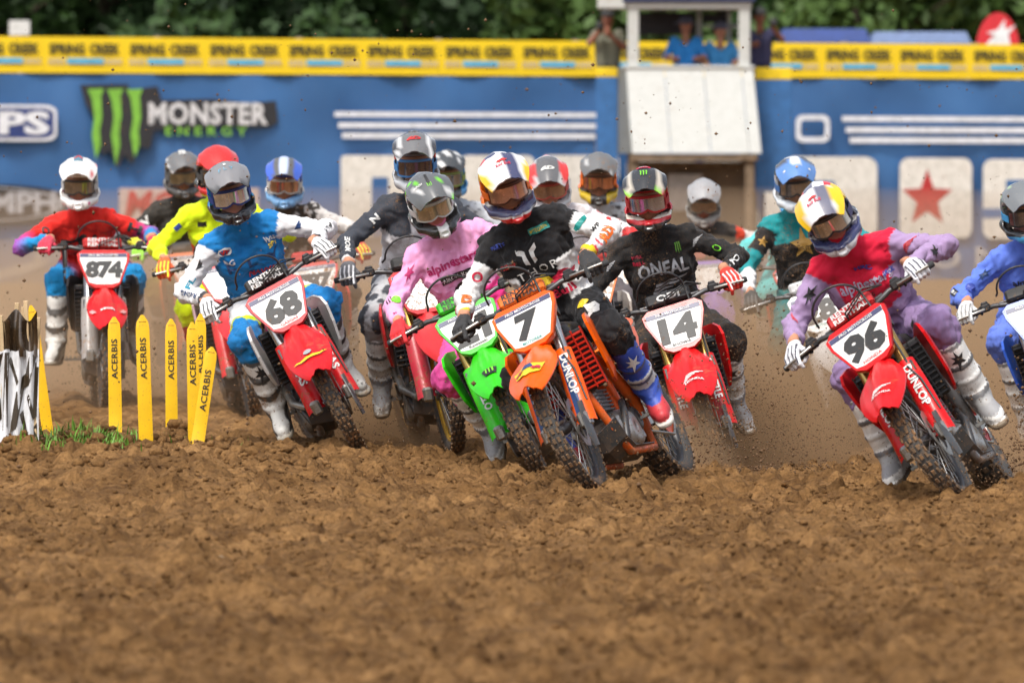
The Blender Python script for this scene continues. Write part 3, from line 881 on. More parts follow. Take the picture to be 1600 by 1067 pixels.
HELM_MAT = None
def make_rider(i, c, M, S):
    Mi = M.inverted(); R3 = M.to_3x3()
    # the helmet: the photo's direction, at a usual place above the bars
    o = Mi @ cam_ob.location; tgt = Mi @ px(c['helm'][0], c['helm'][1], c['at'][2])
    hy = c.get('heady', .66)
    d = tgt - o; t = (hy - o.y) / d.y; head = o + d * t
    roll, pit, yaw = c.get('hroll', 0), c.get('hpit', 14), c.get('hyaw', 0)
    HR = Matrix.Rotation(R(-roll), 3, 'Y') @ Matrix.Rotation(R(yaw), 3, 'Z') @ Matrix.Rotation(R(pit), 3, 'X')
    HL = Mi.to_3x3() @ HR                                     # helmet axes in bike space
    HM = Matrix.Translation(head) @ HL.to_4x4() @ Matrix.Scale(.955, 4)
    neck = head + HL @ Vector((0, .035, -.15))
    sc = neck + Vector((0, .060, -.105))
    hz = c.get('hipz', .94)
    if sc.z - hz > .45: hz = sc.z - .45
    hy_ = sc.y + math.sqrt(max(.47 ** 2 - (sc.z - hz) ** 2, .01))
    hip = Vector((sc.x * .35 + c.get('hipx', 0), min(hy_, 1.25), hz))
    up = (sc - hip).normalized()
    lat = Vector((1, 0, 0)); tw = -math.tan(R(c['lean'] * c.get('stilt', .5)))
    lat = (lat + Vector((0, 0, tw))).normalized(); lat = (lat - up * lat.dot(up)).normalized()
    fwd = lat.cross(up); fwd = fwd if fwd.y < 0 else -fwd
    V3 = lambda v: tuple(v)
    sh = {}; el = {}; wr = {}; hj = {}; kn = {}; an = {}; GM = {}
    for sx in (-1, 1):
        g0, gd = GRIP[sx]
        g = S @ g0; gdir = (S.to_3x3() @ gd).normalized()
        sh[sx] = sc + lat * (sx * .178) - up * .015 + fwd * .01
        rough = (sh[sx] - g).normalized()
        back = (rough + Vector((sx * .25, .35, .10))).normalized(); back = (back - gdir * back.dot(gdir)).normalized()
        # hand frame: x outwards along the grip, y from the knuckles to the wrist
        zx = gdir.cross(back) if sx > 0 else (-gdir).cross(back) * 1
        ang = c.get('wrist', 10)
        up_h = (gdir.cross(back)); up_h = up_h if up_h.z > 0 else -up_h
        back = (back * math.cos(R(ang)) + up_h * 0).normalized()
        Hm = Matrix((gdir * 1.0, back, up_h)).transposed()
        GM[sx] = Matrix.Translation(g) @ Hm.to_4x4()
        wr[sx] = GM[sx] @ Vector((0, .105, .022))
        pole = Vector((sx * .9, .55, c.get('elb', -.30)))
        el[sx] = ik(sh[sx], wr[sx], .30, .26, pole)
        hj[sx] = hip + lat * (sx * .095) + Vector((0, 0, -.01))
        key = 'footL' if sx > 0 else 'footR'
        an[sx] = Vector(c[key]) if key in c else Vector((sx * .215, .885, .43))
        kn[sx] = ik(hj[sx], an[sx], .45, .43, Vector((sx * c.get('kneeout', .30), -1, .25)))
    prims = []   # (group, a, b, r1, r2)
    loose = c.get('loose', 1.0)
    for sx in (-1, 1):
        def Tq(l, u, f): return V3(hip + lat * (sx * l) + up * u + fwd * f)
        prims += [('torso', Tq(.07, -.03, .0), Tq(.065, .14, .015), .104, .096), ('torso', Tq(.065, .14, .015), Tq(.080, .33, .02), .096 * loose, .108), ('torso', Tq(.080, .33, .02), Tq(.100, .42, .005), .108, .080)]
        prims += [('torso', V3(sc + lat * (sx * .08)), V3(sh[sx]), .070, .066)]
        s_ = 'L' if sx > 0 else 'R'
        prims += [('ua' + s_, V3(sh[sx]), V3(el[sx]), .061, .049), ('fa' + s_, V3(el[sx]), V3(wr[sx]), .050, .036)]
        kt = kn[sx].lerp(an[sx], .75)
        prims += [('th' + s_, V3(hj[sx]), V3(kn[sx]), .098, .076), ('sh' + s_, V3(kn[sx]), V3(kt), .077, .050)]
        prims += [('th' + s_, V3(kn[sx] + (kn[sx] - hj[sx]).normalized() * .012), V3(kn[sx] + (an[sx] - kn[sx]).normalized() * .05), .080, .076)]
    prims += [('neck', V3(sc + up * .02), V3(head + HL @ Vector((0, .02, -.03))), .068, .06)]
    prims += [('head', V3(head + HL @ Vector((0, -.0, .02))), V3(head + HL @ Vector((0, -.03, -.06))), .085, .06), ('head', V3(head + HL @ Vector((0, -.085, -.02))), V3(head + HL @ Vector((0, -.098, -.045))), .014, .017)]
    A = np.array([[p[1], p[2]] for p in prims]); lo = A.min((0, 1)) - .14; hi = A.max((0, 1)) + .14
    kk = {'torso': .05, 'ua': .035, 'fa': .03, 'th': .04, 'sh': .03, 'ne': .03, 'he': .03}
    order = {'torso': 0, 'neck': 9, 'head': 10, 'uaL': 1, 'uaR': 2, 'faL': 3, 'faR': 4, 'thL': 5, 'thR': 6, 'shL': 7, 'shR': 8}
    def fn(P):
        dd = None
        for (g, a, b, r1, r2) in prims:
            q, _ = seg(P, a, b, r1, r2)
            dd = q if dd is None else smin(dd, q, kk.get(g[:2], .05))
        return dd
    h = c.get('res', .0125)
    V, F = surface_nets(fn, lo, hi, h)
    best = np.full(len(V), 9.); grp = np.zeros(len(V), int); tt = np.zeros(len(V))
    for (g, a, b, r1, r2) in prims:
        q, t_ = seg(V, a, b, r1, r2); m = q < best
        best[m] = q[m]; grp[m] = order[g]; tt[m] = t_[m] if not (g[:2] == 'th' and r1 == .080) else .9 + .1 * t_[m]
    # cloth folds: rings near the joints, broad creases on the trunk
    me0 = np_mesh('tmp', V, F, [])
    Nn = np.empty(len(V) * 3, np.float32); me0.vertices.foreach_get('normal', Nn); Nn = Nn.reshape(-1, 3); bpy.data.meshes.remove(me0)
    wv = waves3(V, .11, 6, i * 7 + 1); w2 = waves3(V, .05, 6, i * 7 + 2)
    disp = .0050 * wv + .0036 * w2 - .0085 * np.exp(-(waves3(V, .14, 5, i * 7 + 3) / .22) ** 2) + .007 * np.exp(-(waves3(V, .12, 5, i * 7 + 4) / .20) ** 2)
    for (g, a, b, r1, r2) in prims:
        if g[:2] in ('ua', 'fa', 'th'):
            a_ = np.array(a); b_ = np.array(b); L_ = np.linalg.norm(b_ - a_); m = grp == order[g]
            ph = tt * L_ / (.036 if g[:2] != 'th' else .05) * 2 * math.pi + 1.6 * wv
            msk = np.exp(-((tt - (.85 if g[:2] == 'ua' else .15 if g[:2] == 'fa' else .25)) / .28) ** 2)
            disp[m] += (.0042 * np.maximum(0, np.sin(ph)) ** 1.5 * msk)[m]
    dt = V - np.array(hip); um = np.array(up); crease = np.sin((dt @ um) / .07 * 6.28 + 2.2 * wv + (dt @ np.array(lat)) * 14)
    m = (grp == 0) & ((dt @ um) < .28); disp[m] += .0045 * crease[m] * np.clip((.30 - (dt @ um)[m]) / .2, 0, 1)
    disp[(grp >= 9)] = 0
    V = V + Nn * disp[:, None]
    dt = V - np.array(hip)
    D = dict(g=grp, t=tt, u=(dt @ um) / .47, x=dt @ np.array(lat), f=dt @ np.array(fwd), P=V, w=wv, w2=w2)
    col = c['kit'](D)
    skin = np.array(lin(196, 140, 112))
    col[grp == 10] = skin
    col[(grp == 9) & (tt > .62)] = skin; nk = (grp == 9) & (tt <= .62)
    if nk.any(): col[nk] = np.median(col[(grp == 0) & (D['u'] > .75)], axis=0)
    # wrist skin between cuff and glove
    fm = ((grp == 3) | (grp == 4)) & (tt > .965); col[fm] = skin * .9
    root = empty('person', M); tag(root, c['who'], 'person', 'riders racing on motocross bikes')
    cm = mat('riding_kit_%s' % c.get('kmud', 'light'), rough=.82, attr=True, mud={'light': .12, 'mid': .3, 'heavy': .45}[c.get('kmud', 'light')], bump=.12, bscale=260, var=.05, sheen=.1, mscale=95, spec=.2, fold=.9)
    body = link('body', np_mesh('body', V, F, cm, col), root)
    bv = BVHTree.FromPolygons([Vector(p) for p in V], [tuple(q) for q in F.tolist()])
    # gloves
    gmat = mat('glove_cloth', rough=.75, attr=True, mud=.12 if c.get('kmud') != 'heavy' else .5, bump=.15, bscale=200, var=.05, sheen=.1)
    for sx in (-1, 1):
        hv, hf = HAND[1 if sx > 0 else 0] if False else HAND[c.get('lever', 1)]
        hv2 = hv.copy(); hf2 = hf
        if sx < 0:
            # gdir points outwards on both sides; the thumb side (-x) is always the inner side
            pass
        det = GM[sx].to_3x3().determinant()
        if det < 0: hf2 = hf[:, ::-1]
        Mn = np.array(GM[sx]); W = hv2 @ Mn[:3, :3].T + Mn[:3, 3]
        g1, g2 = c.get('glove', (BLACK, BLACK))
        f = (hv[:, 1] < .075) & (hv[:, 2] > .02) & (np.abs(((hv[:, 0] + .0495) / .0245) % 1 - .5) < .17) & (hv[:, 1] < .05)
        f |= (hv[:, 1] > .098)
        gc = np.where(f[:, None], np.array(g2)[None], np.array(g1)[None])
        link('glove', np_mesh('glove', W, hf2, gmat, gc), root)
    # boots
    bm_ = mat('boot_leather_%d' % int(10 * c.get('bmud', .6)), rough=.5, attr=True, mud=c.get('bmud', .6), bump=.08, bscale=80, var=.06)
    for sx in (-1, 1):
        k, a = kn[sx], an[sx]; sd_ = (k - a).normalized()
        toe = Vector((sx * c.get('toeout', .22), -1, c.get('toedrop', -.15))).normalized()
        toe = (toe - sd_ * toe.dot(sd_) * .75).normalized()
        side = sd_.cross(toe).normalized(); dn = side.cross(toe); dn = dn if dn.dot(sd_) < 0 else -dn
        heel = a - toe * .035 + dn * .075; ball = a + toe * .125 + dn * .080; tip = a + toe * .185 + dn * .082
        top = a + sd_ * .315
        pr = [(a + sd_ * .04, top, .062, .073), (a - toe * .012 + dn * .02, a + sd_ * .12, .055, .062), (a + dn * .025, heel, .052, .045), (heel, ball, .042, .043), (ball, tip, .043, .036), (a + toe * .03, ball, .05, .042)]
        sole = [(heel - toe * .02 + dn * .034, ball + dn * .034, .03, .04), (ball + dn * .034, tip + dn * .028 + toe * .01, .04, .034)]
        A = np.array([[V3(p[0]), V3(p[1])] for p in pr + sole]); blo = A.min((0, 1)) - .10; bhi = A.max((0, 1)) + .10
        npd = np.array(dn); npa = np.array(a); nps = np.array(sd_); npt = np.array(toe)
        def bfn(Pq):
            dd = None
            for (p, q, r1, r2) in pr:
                z, _ = seg(Pq, V3(p), V3(q), r1, r2); dd = z if dd is None else smin(dd, z, .03)
            # shin plate and buckle straps stand proud
            z, _ = seg(Pq, V3(a + sd_ * .09 + toe * .035), V3(a + sd_ * .28 + toe * .03), .040, .050); dd = smin(dd, z, .015)
            for hh in (.03, .12, .20):
                cpt = a + sd_ * hh + side * (sx * .012)
                z = np.maximum(dd - .006, np.abs((Pq - np.array(cpt)) @ nps) - .012); dd = np.minimum(dd, z)
            cut_ = (Pq - npa) @ npd - .112
            ds = None
            for (p, q, r1, r2) in sole:
                z, _ = seg(Pq, V3(p), V3(q), r1, r2); ds = z if ds is None else smin(ds, z, .01)
            sl = np.maximum(np.maximum(ds - .012, ((Pq - npa) @ npd) - .124), -(((Pq - npa) @ npd) - .098))
            dd = np.maximum(dd, cut_)
            dd = np.minimum(dd, sl)
            return np.maximum(dd, (Pq - npa) @ nps - .325)
        bV, bF = surface_nets(bfn, blo, bhi, .0085 if c.get('res', .0125) < .012 else .011)
        pn = (bV - npa) @ npd; ps = (bV - npa) @ nps; pt_ = (bV - npa) @ npt
        bcol = c.get('boot', boot_white)(ps, pt_, pn, bV)
        bo = link('boot', np_mesh('boot', bV, bF, bm_, bcol), root)
        if c.get('res', .0125) < .012:
            fb_ = BVHTree.FromPolygons([Vector(p) for p in bV], [tuple(q) for q in bF.tolist()])
            vd = (Mi @ cam_ob.location - a).normalized(); n_ = (vd - sd_ * vd.dot(sd_)).normalized()
            decal('boot_print', fit(longstar2(), .075, .11), a + sd_ * .245 + n_ * .08, n_.cross(-sd_), sd_, mat(*(pW if c.get('boot') is boot_blue else pK)), bo, fb_, .02, .004)
        for hh in (.05, .13, .21):
            q = a + sd_ * hh + side * (sx * (.066 if side.x * sx > 0 else -.066)) + toe * .01
            b = MB(); b.box((-.018, -.009, -.006), (.018, .009, .006), 0, Matrix.Translation(q) @ Matrix((toe, sd_, side)).transposed().to_4x4(), .004)
            b.obj('buckle', mat('boot_buckle', (.25, .25, .25), .4, .4, .4), bo)
    # helmet
    hcol = c['helmcol'](HV)
    hm = mat('helmet_shell_gloss', rough=.22, attr=True, mud=.07, coat=.4, var=.03)
    if c.get('hmud'): hm = mat('helmet_shell_muddy', rough=.35, attr=True, mud=.5, coat=.2, var=.04)
    he = link('helmet', np_mesh('helmet', HV, HF, hm, hcol), root, None, HM)
    b = MB(); b.sheet(make_peak_rows(), Vector((0, .002, -.006)), 0); pm = b.mesh('peak')
    at = pm.color_attributes.new('Col', 'FLOAT_COLOR', 'POINT')
    pv = np.array([v.co[:] for v in pm.vertices]); pc = np.ones((len(pv), 4), np.float32); pc[:, :3] = c.get('peakcol', c['helmcol'])(pv); at.data.foreach_set('color', pc.ravel())
    pm.materials.append(hm); link('peak', pm, he)
    hbv = BVHTree.FromPolygons([v.co.copy() for v in pm.vertices], [tuple(q.vertices) for q in pm.polygons])
    for k, (g, w, hgt, dx, dy, m_) in enumerate(c.get('peakart', [])):
        decal('emblem', fit(g, w, hgt, dx, dy), Vector((0, -.115, .16)), Vector((1, 0, 0)), Vector((0, 1, .28)), mat(*m_), he, hbv, .02, .004 + .0015 * k)
    # goggles
    b = MB(); fr = goggles_rows(.0, .052, 1.0); ln = goggles_rows(.006, .039, .86)
    b.sheet(fr, Vector((0, .02, 0)), 0)
    go = b.obj('goggles', mat('goggle_frame_%02d' % i, c.get('gog', WHITE), .45, 0, .1), he)
    b = MB(); b.sheet(ln, Vector((0, .003, 0)), 0)
    lc = c.get('lens', (.30, .22, .16)); lc = tuple(min(1, q * 1.9 + .04) for q in lc)
    lm = mat('goggle_lens_%02d' % i, lc, .07, .7, .03, coat=.6, var=.25, alpha=.72)
    b.obj('goggle_lens', lm, he)
    for sx in (-1, 1):
        b = MB(); rows = []
        for k in range(7):
            u = k / 6; a = 1.0 + u * 1.5
            rows.append([Vector((sx * .126 * math.sin(a), -.01 - .150 * math.cos(a) + .0, -.022 + z + .02 * u)) for z in (-.02, .02)])
        b.sheet(rows, Vector((-sx * .003, 0, 0)), 0)
        b.obj('goggle_strap', mat('goggle_strap_%02d' % i, c.get('strap', c.get('gog', WHITE)), .7, 0, .1), he)
    # print on the chest
    chest = hip + up * .355 + fwd * .10
    for k, (g, w, hgt, dx, dy, m_) in enumerate(c.get('art', [])):
        decal('jersey_print', fit(g, w, hgt, 0, 0) if False else ([((x + dx) * 1.12, (y + dy) * 1.12) for x, y in fit(g, w, hgt)[0]], g[1]), chest, lat, up, mat(*m_), root, bv, .016, .0045 + .0012 * k)
    for (side_, t_, g, w, hgt, rot, m_) in c.get('sleeve', []):
        sx = 1 if side_[1] == 'L' else -1
        a_, b_ = (sh[sx], el[sx]) if side_[0] == 'u' else (el[sx], wr[sx]) if side_[0] == 'f' else (hj[sx], kn[sx])
        dl = (b_ - a_).normalized(); vd = (Mi @ cam_ob.location - a_).normalized()
        n_ = (vd - dl * vd.dot(dl)).normalized(); xd = dl if sx > 0 else -dl
        soff = c.setdefault('_so', .004); c['_so'] = soff + .0006
        decal('sleeve_print', rot2(fit(g, w, hgt), rot), a_.lerp(b_, t_) + n_ * .05, xd, n_.cross(xd), mat(*m_), root, bv, .016, soff)
    return root

def boot_white(ps, pt_, pn, V):
    c = np.tile(np.array((.84, .83, .80)), (len(V), 1))
    st = (np.abs(ps - .03) < .013) | (np.abs(ps - .12) < .013) | (np.abs(ps - .20) < .013)
    c[st] = (.58, .58, .57); c[st & (pt_ > .035)] = (.12, .12, .125); c[np.abs(ps - .308) < .009] = (.22, .22, .22); c[(ps < .02) & (ps > -.03) & (pt_ > .03)] = (.35, .35, .35); c[(pn > .02) & (pn < .06) & (pt_ > .10)] = (.30, .30, .31); c[(ps > .10) & (ps < .27) & (pt_ > .055) & (np.abs(ps - .20) > .03)] = (.74, .74, .72)
    c[pn > .096] = (.20, .15, .10); return c
def boot_dark(ps, pt_, pn, V):
    c = np.tile(np.array((.62, .61, .58)), (len(V), 1))
    z = np.sin(ps * 55 + pt_ * 40); c[z > .35] = (.06, .06, .06); c[pn > .096] = (.3, .27, .22); return c
def boot_blue(ps, pt_, pn, V):
    c = np.tile(np.array((.03, .075, .42)), (len(V), 1))
    c[(ps < .13) & (ps > .0)] = (.62, .62, .61); c[(ps < .055) & (pt_ > -.02)] = (.04, .09, .45); c[(pn > .03) & (pt_ > .06)] = (.55, .04, .05)
    st = (np.abs(ps - .10) < .012) | (np.abs(ps - .19) < .010); c[st] = (.10, .11, .16); c[pn > .094] = (.62, .60, .56); return c
def boot_red(ps, pt_, pn, V):
    c = np.tile(np.array((.42, .035, .03)), (len(V), 1)); c[pn > .096] = (.5, .48, .45); return c
def boot_black(ps, pt_, pn, V):
    c = np.tile(np.array((.03, .03, .033)), (len(V), 1)); c[np.abs(ps - .2) < .03] = (.5, .5, .5); return c
# ------------------------------------------------------------------ what each rider wears
def base_kit(D, torso, sleeve=None, fore=None, pants=None, shin=None):
    n = len(D['g']); c = np.tile(np.array(torso, float), (n, 1)); g = D['g']
    sl = torso if sleeve is None else sleeve; fo = sl if fore is None else fore
    c[(g == 1) | (g == 2)] = sl; c[(g == 3) | (g == 4)] = fo
    pt = (.05, .05, .05) if pants is None else pants
    c[(g >= 5) & (g <= 8)] = pt; c[(g == 0) & (D['u'] < .05)] = pt
    if shin is not None: c[(g == 7) | (g == 8)] = shin
    return c
arm = lambda D: (D['g'] >= 1) & (D['g'] <= 4)
def kit_7(D):
    W = (.70, .70, .70); K = (.014, .014, .016); c = base_kit(D, K, W, W, K)
    g, t, u, x = D['g'], D['t'], D['u'], D['x']
    c[((g == 1) | (g == 2)) & (t < .38)] = K
    c[(g == 0) & (np.abs(x) > .085 + .10 * np.clip(u - .30, 0, 1)) & (u < .60) & (u > .08) & (D['f'] > -.02)] = W
    Y = (.72, .50, .02); Rd = (.55, .02, .04)
    c[((g == 3) | (g == 4)) & (t > .84)] = Y; c[((g == 3) | (g == 4)) & (t > .60) & (t < .84) & (D['w'] > .35)] = Rd
    return c
def kit_96(D):
    L = (.33, .23, .40); Rd = (.62, .012, .045); c = base_kit(D, L, L, L, (.27, .185, .36))
    g, t, u, x = D['g'], D['t'], D['u'], D['x']
    c[(g == 0) & (u > .38) & (np.abs(x) < .06 + .16 * (u - .36)) ] = Rd
    c[(g == 0) & (u > .46) & (u < .80) & (np.abs(x) < .13) & (D['f'] > 0)] = Rd
    c[(g == 0) & (u > .86) & (np.abs(x) > .06)] = Rd
    c[(g == 0) & (u < .40) & (u > .1)] = (.20, .125, .24)
    c[(g == 2) & (t < .16)] = Rd
    c[(g == 5) & (t > .62) & (t < .97) & (D['x'] < .16)] = (.02, .02, .022)
    return c
def kit_68(D):
    B = (.012, .19, .50); W = (.72, .72, .74); c = base_kit(D, B, W, W, W, B)
    g, t, u, x = D['g'], D['t'], D['u'], D['x']
    c[((g == 5) | (g == 6)) & (t > .72)] = B; c[(g == 0) & (u < .10) & (u > .03)] = (.02, .02, .022)
    c[((g == 5) | (g == 6)) & (t > .68) & (t < .74)] = (.55, .68, .02)
    c[((g == 3) | (g == 4)) & (t > .88)] = (.04, .04, .05)
    return c
def kit_21(D):
    Pk = (.82, .36, .62); H = (.80, .05, .28); c = base_kit(D, Pk, Pk, Pk, (.78, .09, .36))
    g, t, u = D['g'], D['t'], D['u']
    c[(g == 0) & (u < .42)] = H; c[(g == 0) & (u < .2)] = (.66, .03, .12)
    return c
def kit_14(D):
    K = (.016, .016, .017); c = base_kit(D, K, K, K, (.022, .02, .019)); g, t = D['g'], D['t']
    c[((g == 3) | (g == 4)) & (t > .55) & (D['w2'] > 1.0)] = (.5, .5, .5)
    return c
def kit_874(D):
    Rd = (.66, .022, .016); Bl = (.012, .24, .55); Pu = (.30, .07, .36)
    c = base_kit(D, Rd, Rd, Bl, Rd, Bl); g, t = D['g'], D['t']
    m = (g == 1) | (g == 2); c[m] = mixc((t[m] - .55) / .45, Rd, Pu)
    m = (g == 3) | (g == 4); c[m] = mixc(t[m] / .45, Pu, Bl)
    m = (g == 5) | (g == 6); c[m] = mixc((t[m] - .55) / .3, Rd, Bl)
    return c
def kit_cp(D):
    G = (.042, .048, .062); W = (.60, .58, .60); c = base_kit(D, W, G, G, (.45, .45, .47)); g, t, u, x = D['g'], D['t'], D['u'], D['x']
    c[(g == 0) & (u > .74) & (np.abs(x) > .05)] = G; c[((g == 3) | (g == 4)) & (t > .9)] = (.65, .65, .65)
    c[((g == 5) | (g == 6)) & (D['w'] > .2)] = (.06, .065, .08); return c
def kit_neon(D):
    Y = (.68, .86, .012); c = base_kit(D, Y, Y, Y, Y); g, t, u, x = D['g'], D['t'], D['u'], D['x']
    c[((g == 1) | (g == 2)) & (D['w'] > .9)] = (.85, .08, .01); c[(g == 0) & (u < .42) & (np.abs(x) > .09)] = (.70, .70, .70)
    c[(g == 0) & (u > .38) & (u < .56) & (np.abs(x) > .10)] = (.85, .08, .01); return c
def kit_fxr(D):
    K = (.035, .032, .028); c = base_kit(D, K, K, (.62, .60, .04), (.34, .26, .035)); g, t = D['g'], D['t']
    c[((g == 3) | (g == 4)) & (t < .55)] = K; return c
def kit_787(D):
    W = (.58, .55, .53); K = (.05, .045, .04); c = base_kit(D, K, W, W, K); g, t, x = D['g'], D['t'], D['x']
    c[(g == 0) & (D['w2'] > .6)] = W; c[((g == 3)) & (D['w'] > .3)] = K; c[(g == 4) & (t > .55)] = (.6, .75, .02); return c
def kit_6d(D):
    W = (.68, .64, .66); Rd = (.62, .03, .03); c = base_kit(D, W, W, W, (.10, .09, .10)); g, t, u, x = D['g'], D['t'], D['u'], D['x']
    c[((g == 1) | (g == 2)) & (t > .25) & (t < .8) & (D['w'] > .4)] = Rd; c[((g == 3) | (g == 4)) & (t > .2) & (t < .55)] = Rd
    c[(g == 0) & (u < .5) & (np.abs(x) > .10)] = (.03, .035, .08); return c
def kit_wht(D):
    W = (.48, .50, .54); c = base_kit(D, W, W, W, (.06, .06, .07)); c[(D['g'] == 0) & (D['w2'] > .8)] = (.08, .08, .09); return c
def kit_grey(D):
    W = (.60, .52, .49); c = base_kit(D, (.06, .055, .05), W, W, (.06, .055, .05)); c[((D['g'] == 1) | (D['g'] == 2)) & (D['t'] < .4)] = (.60, .05, .02); return c
def kit_teal(D):
    T = (.10, .50, .50); c = base_kit(D, T, T, T, T); c[((D['g'] == 1) | (D['g'] == 2)) & (D['t'] < .28)] = (.42, .03, .03)
    c[((D['g'] == 3) | (D['g'] == 4)) & (D['w'] > .7)] = (.6, .65, .66); return c
def kit_28(D):
    K = (.018, .018, .019); T = (.01, .24, .26); W = (.66, .66, .66); c = base_kit(D, K, K, W, (.03, .16, .16)); g, t, u, x = D['g'], D['t'], D['u'], D['x']
    c[((g == 1) | (g == 2)) & (t > .62)] = T; c[((g == 1) | (g == 2)) & (t < .12)] = T; c[(g == 0) & (u > .80)] = T
    c[((g == 3) | (g == 4)) & (t < .22)] = T; return c
def kit_blue(D):
    B = (.11, .19, .66); c = base_kit(D, B, B, B, (.13, .21, .68)); return c

def H(base, *rules):
    def f(P):
        c = np.tile(np.array(base, float), (len(P), 1)); x, y, z = P[:, 0], P[:, 1], P[:, 2]
        for (r, col_) in rules: c[r(x, y, z)] = col_
        c[(z < -.085) & (y > -.10) & (np.abs(x) < .07)] = (.03, .03, .03)
        return c
    return f
chin = lambda x, y, z: (z < -.072) & (y < -.03)
low = lambda x, y, z: (z < -.02)
def noisy(sc, th, seed): return lambda x, y, z: waves3(np.stack([x, y, z], -1), sc, 6, seed) > th
NAVY = (.055, .06, .13); YEL = (.75, .47, .015); ORG = (.80, .15, .008); RED = (.58, .02, .025); SILV = (.60, .60, .62)
h_7 = H((.74, .74, .74), (lambda x, y, z: (((x > 0).astype(int) + (y > -.02).astype(int)) % 2 == 1) & (np.abs(x) < .075) & (z > .05), NAVY), (lambda x, y, z: (np.abs(x) > .085) & (z > -.01) & (z < .12), YEL), (lambda x, y, z: (np.abs(x) > .10) & (z < .045) & (z > -.07), ORG), (lambda x, y, z: (np.abs(x) > .06) & (z > .075) & (y > -.04) & (np.abs(x) < .10), RED), (chin, NAVY), (lambda x, y, z: (z < -.118) & (y < -.1), SILV), (lambda x, y, z: (z < -.13) & (y < -.17), RED))
h_96 = H((.66, .66, .68), (lambda x, y, z: (((x > 0).astype(int) + (y > -.02).astype(int)) % 2 == 1) & (np.abs(x) < .075) & (z > .05), (.12, .12, .17)), (lambda x, y, z: (np.abs(x) > .078) & (z > .03), YEL), (lambda x, y, z: (np.abs(x) > .055) & (z > .08) & (y > -.05) & (np.abs(x) < .085), RED), (lambda x, y, z: (z < .03) & (z > -.07), (.03, .032, .05)), (chin, (.04, .045, .12)), (lambda x, y, z: (z < -.12) & (y < -.12), SILV))
h_68 = H((.055, .057, .06), (lambda x, y, z: (z > .085), (.20, .20, .21)), (lambda x, y, z: (np.abs(x) > .10) & (z < .05) & (z > -.06), (.02, .20, .42)), (chin, (.022, .022, .024)))
h_21 = H((.10, .105, .11), (lambda x, y, z: (np.abs(x) > .06) & (z > .03) & noisy(.07, .7, 3)(x, y, z), (.16, .62, .02)), (lambda x, y, z: (np.abs(x) > .06) & (z > -.04) & noisy(.06, 1.0, 5)(x, y, z), (.6, .6, .6)), (lambda x, y, z: (z < .0) & (y < -.02) & (z > -.07), (.68, .68, .68)), (chin, (.03, .03, .03)), (lambda x, y, z: (z < -.09) & (y < -.15) & (np.abs(x) < .03), (.65, .65, .65)))
h_14 = H((.03, .031, .034), (lambda x, y, z: (z > .05) & (np.abs(x) > .065) & noisy(.08, .5, 9)(x, y, z), (.25, .60, .05)), (lambda x, y, z: (z < .06) & (z > -.08), (.42, .015, .03)), (lambda x, y, z: (z < -.055) & (y < -.05), (.62, .58, .50)), (lambda x, y, z: (z < -.095) & (y < -.05), (.45, .015, .02)), (lambda x, y, z: (z < -.12) & (y < -.1), (.05, .05, .05)), (lambda x, y, z: (np.abs(x) < .10) & (np.abs(x) > .075) & (z > .07), (.55, .50, .42)))
h_874 = H((.74, .73, .72), (lambda x, y, z: (z > .06) & (np.abs(x) > .07) & noisy(.05, 1.25, 2)(x, y, z), RED), (lambda x, y, z: (z < -.03) & noisy(.06, 1.5, 4)(x, y, z), (.5, .1, .2)))
h_cp = H((.14, .14, .145), (lambda x, y, z: (np.abs(x) > .082) & (np.abs(x) < .104) & (z > .03), (.70, .70, .70)), (lambda x, y, z: (np.abs(x) > .106) & (z > -.02), (.04, .04, .045)), (lambda x, y, z: (np.abs(x) > .10) & (z > .02) & (z < .05) & (y < 0), RED), (low, (.30, .31, .33)), (chin, (.42, .43, .45)))
h_red = H((.60, .025, .022), (lambda x, y, z: (z < .055), (.02, .02, .022)), (lambda x, y, z: (z < -.06) & (y < -.05), (.5, .03, .03)))
h_fxr = H((.13, .135, .14), (lambda x, y, z: (z > .02) & noisy(.07, 1.1, 6)(x, y, z), (.6, .6, .6)), (chin, (.06, .06, .06)))
h_blue = H((.05, .12, .55), (lambda x, y, z: (np.abs(x) < .075) & (np.abs(x) > .03) & (z > .08), (.10, .10, .10)), (lambda x, y, z: (np.abs(x) < .03) & (z > .08) & (y < .02), (.45, .52, .72)), (low, (.55, .55, .56)), (chin, (.14, .30, .52)))
h_6d = H((.66, .04, .035), (lambda x, y, z: (np.abs(x) < .082) & (z > .04) & (y < .06), (.50, .50, .50)), (lambda x, y, z: (np.abs(x) < .065) & (z > .06) & (y < .03), (.11, .11, .115)), (lambda x, y, z: (np.abs(x) > .09) & (z < .06), (.45, .45, .46)), (chin, (.5, .5, .5)))
h_k = H((.13, .135, .14), (lambda x, y, z: (np.abs(x) > .098) & (z > -.07) & (z < .07), ORG), (lambda x, y, z: (np.abs(x) > .075) & (np.abs(x) < .09) & (z > .05) & noisy(.03, .5, 8)(x, y, z), (.5, .5, .5)), (chin, (.55, .38, .015)), (lambda x, y, z: (z < -.07) & (np.abs(x) < .055) & (y < -.06), (.04, .04, .04)))
h_m = H((.30, .30, .31), (low, (.22, .20, .18)))
h_28 = H((.60, .62, .66), (lambda x, y, z: (np.abs(x) > .05) & (z > .055), (.05, .05, .055)), (lambda x, y, z: (np.abs(x) > .08) & (z > .04) & noisy(.05, .8, 4)(x, y, z), (.55, .35, .03)), (lambda x, y, z: (z < -.07), (.58, .62, .66)))
h_blueR = H((.15, .16, .17), (lambda x, y, z: (np.abs(x) > .05) & (z > .03) & noisy(.06, .9, 7)(x, y, z), (.45, .62, .30)), (low, (.02, .02, .022)), (lambda x, y, z: (z < -.115), (.06, .30, .55)))
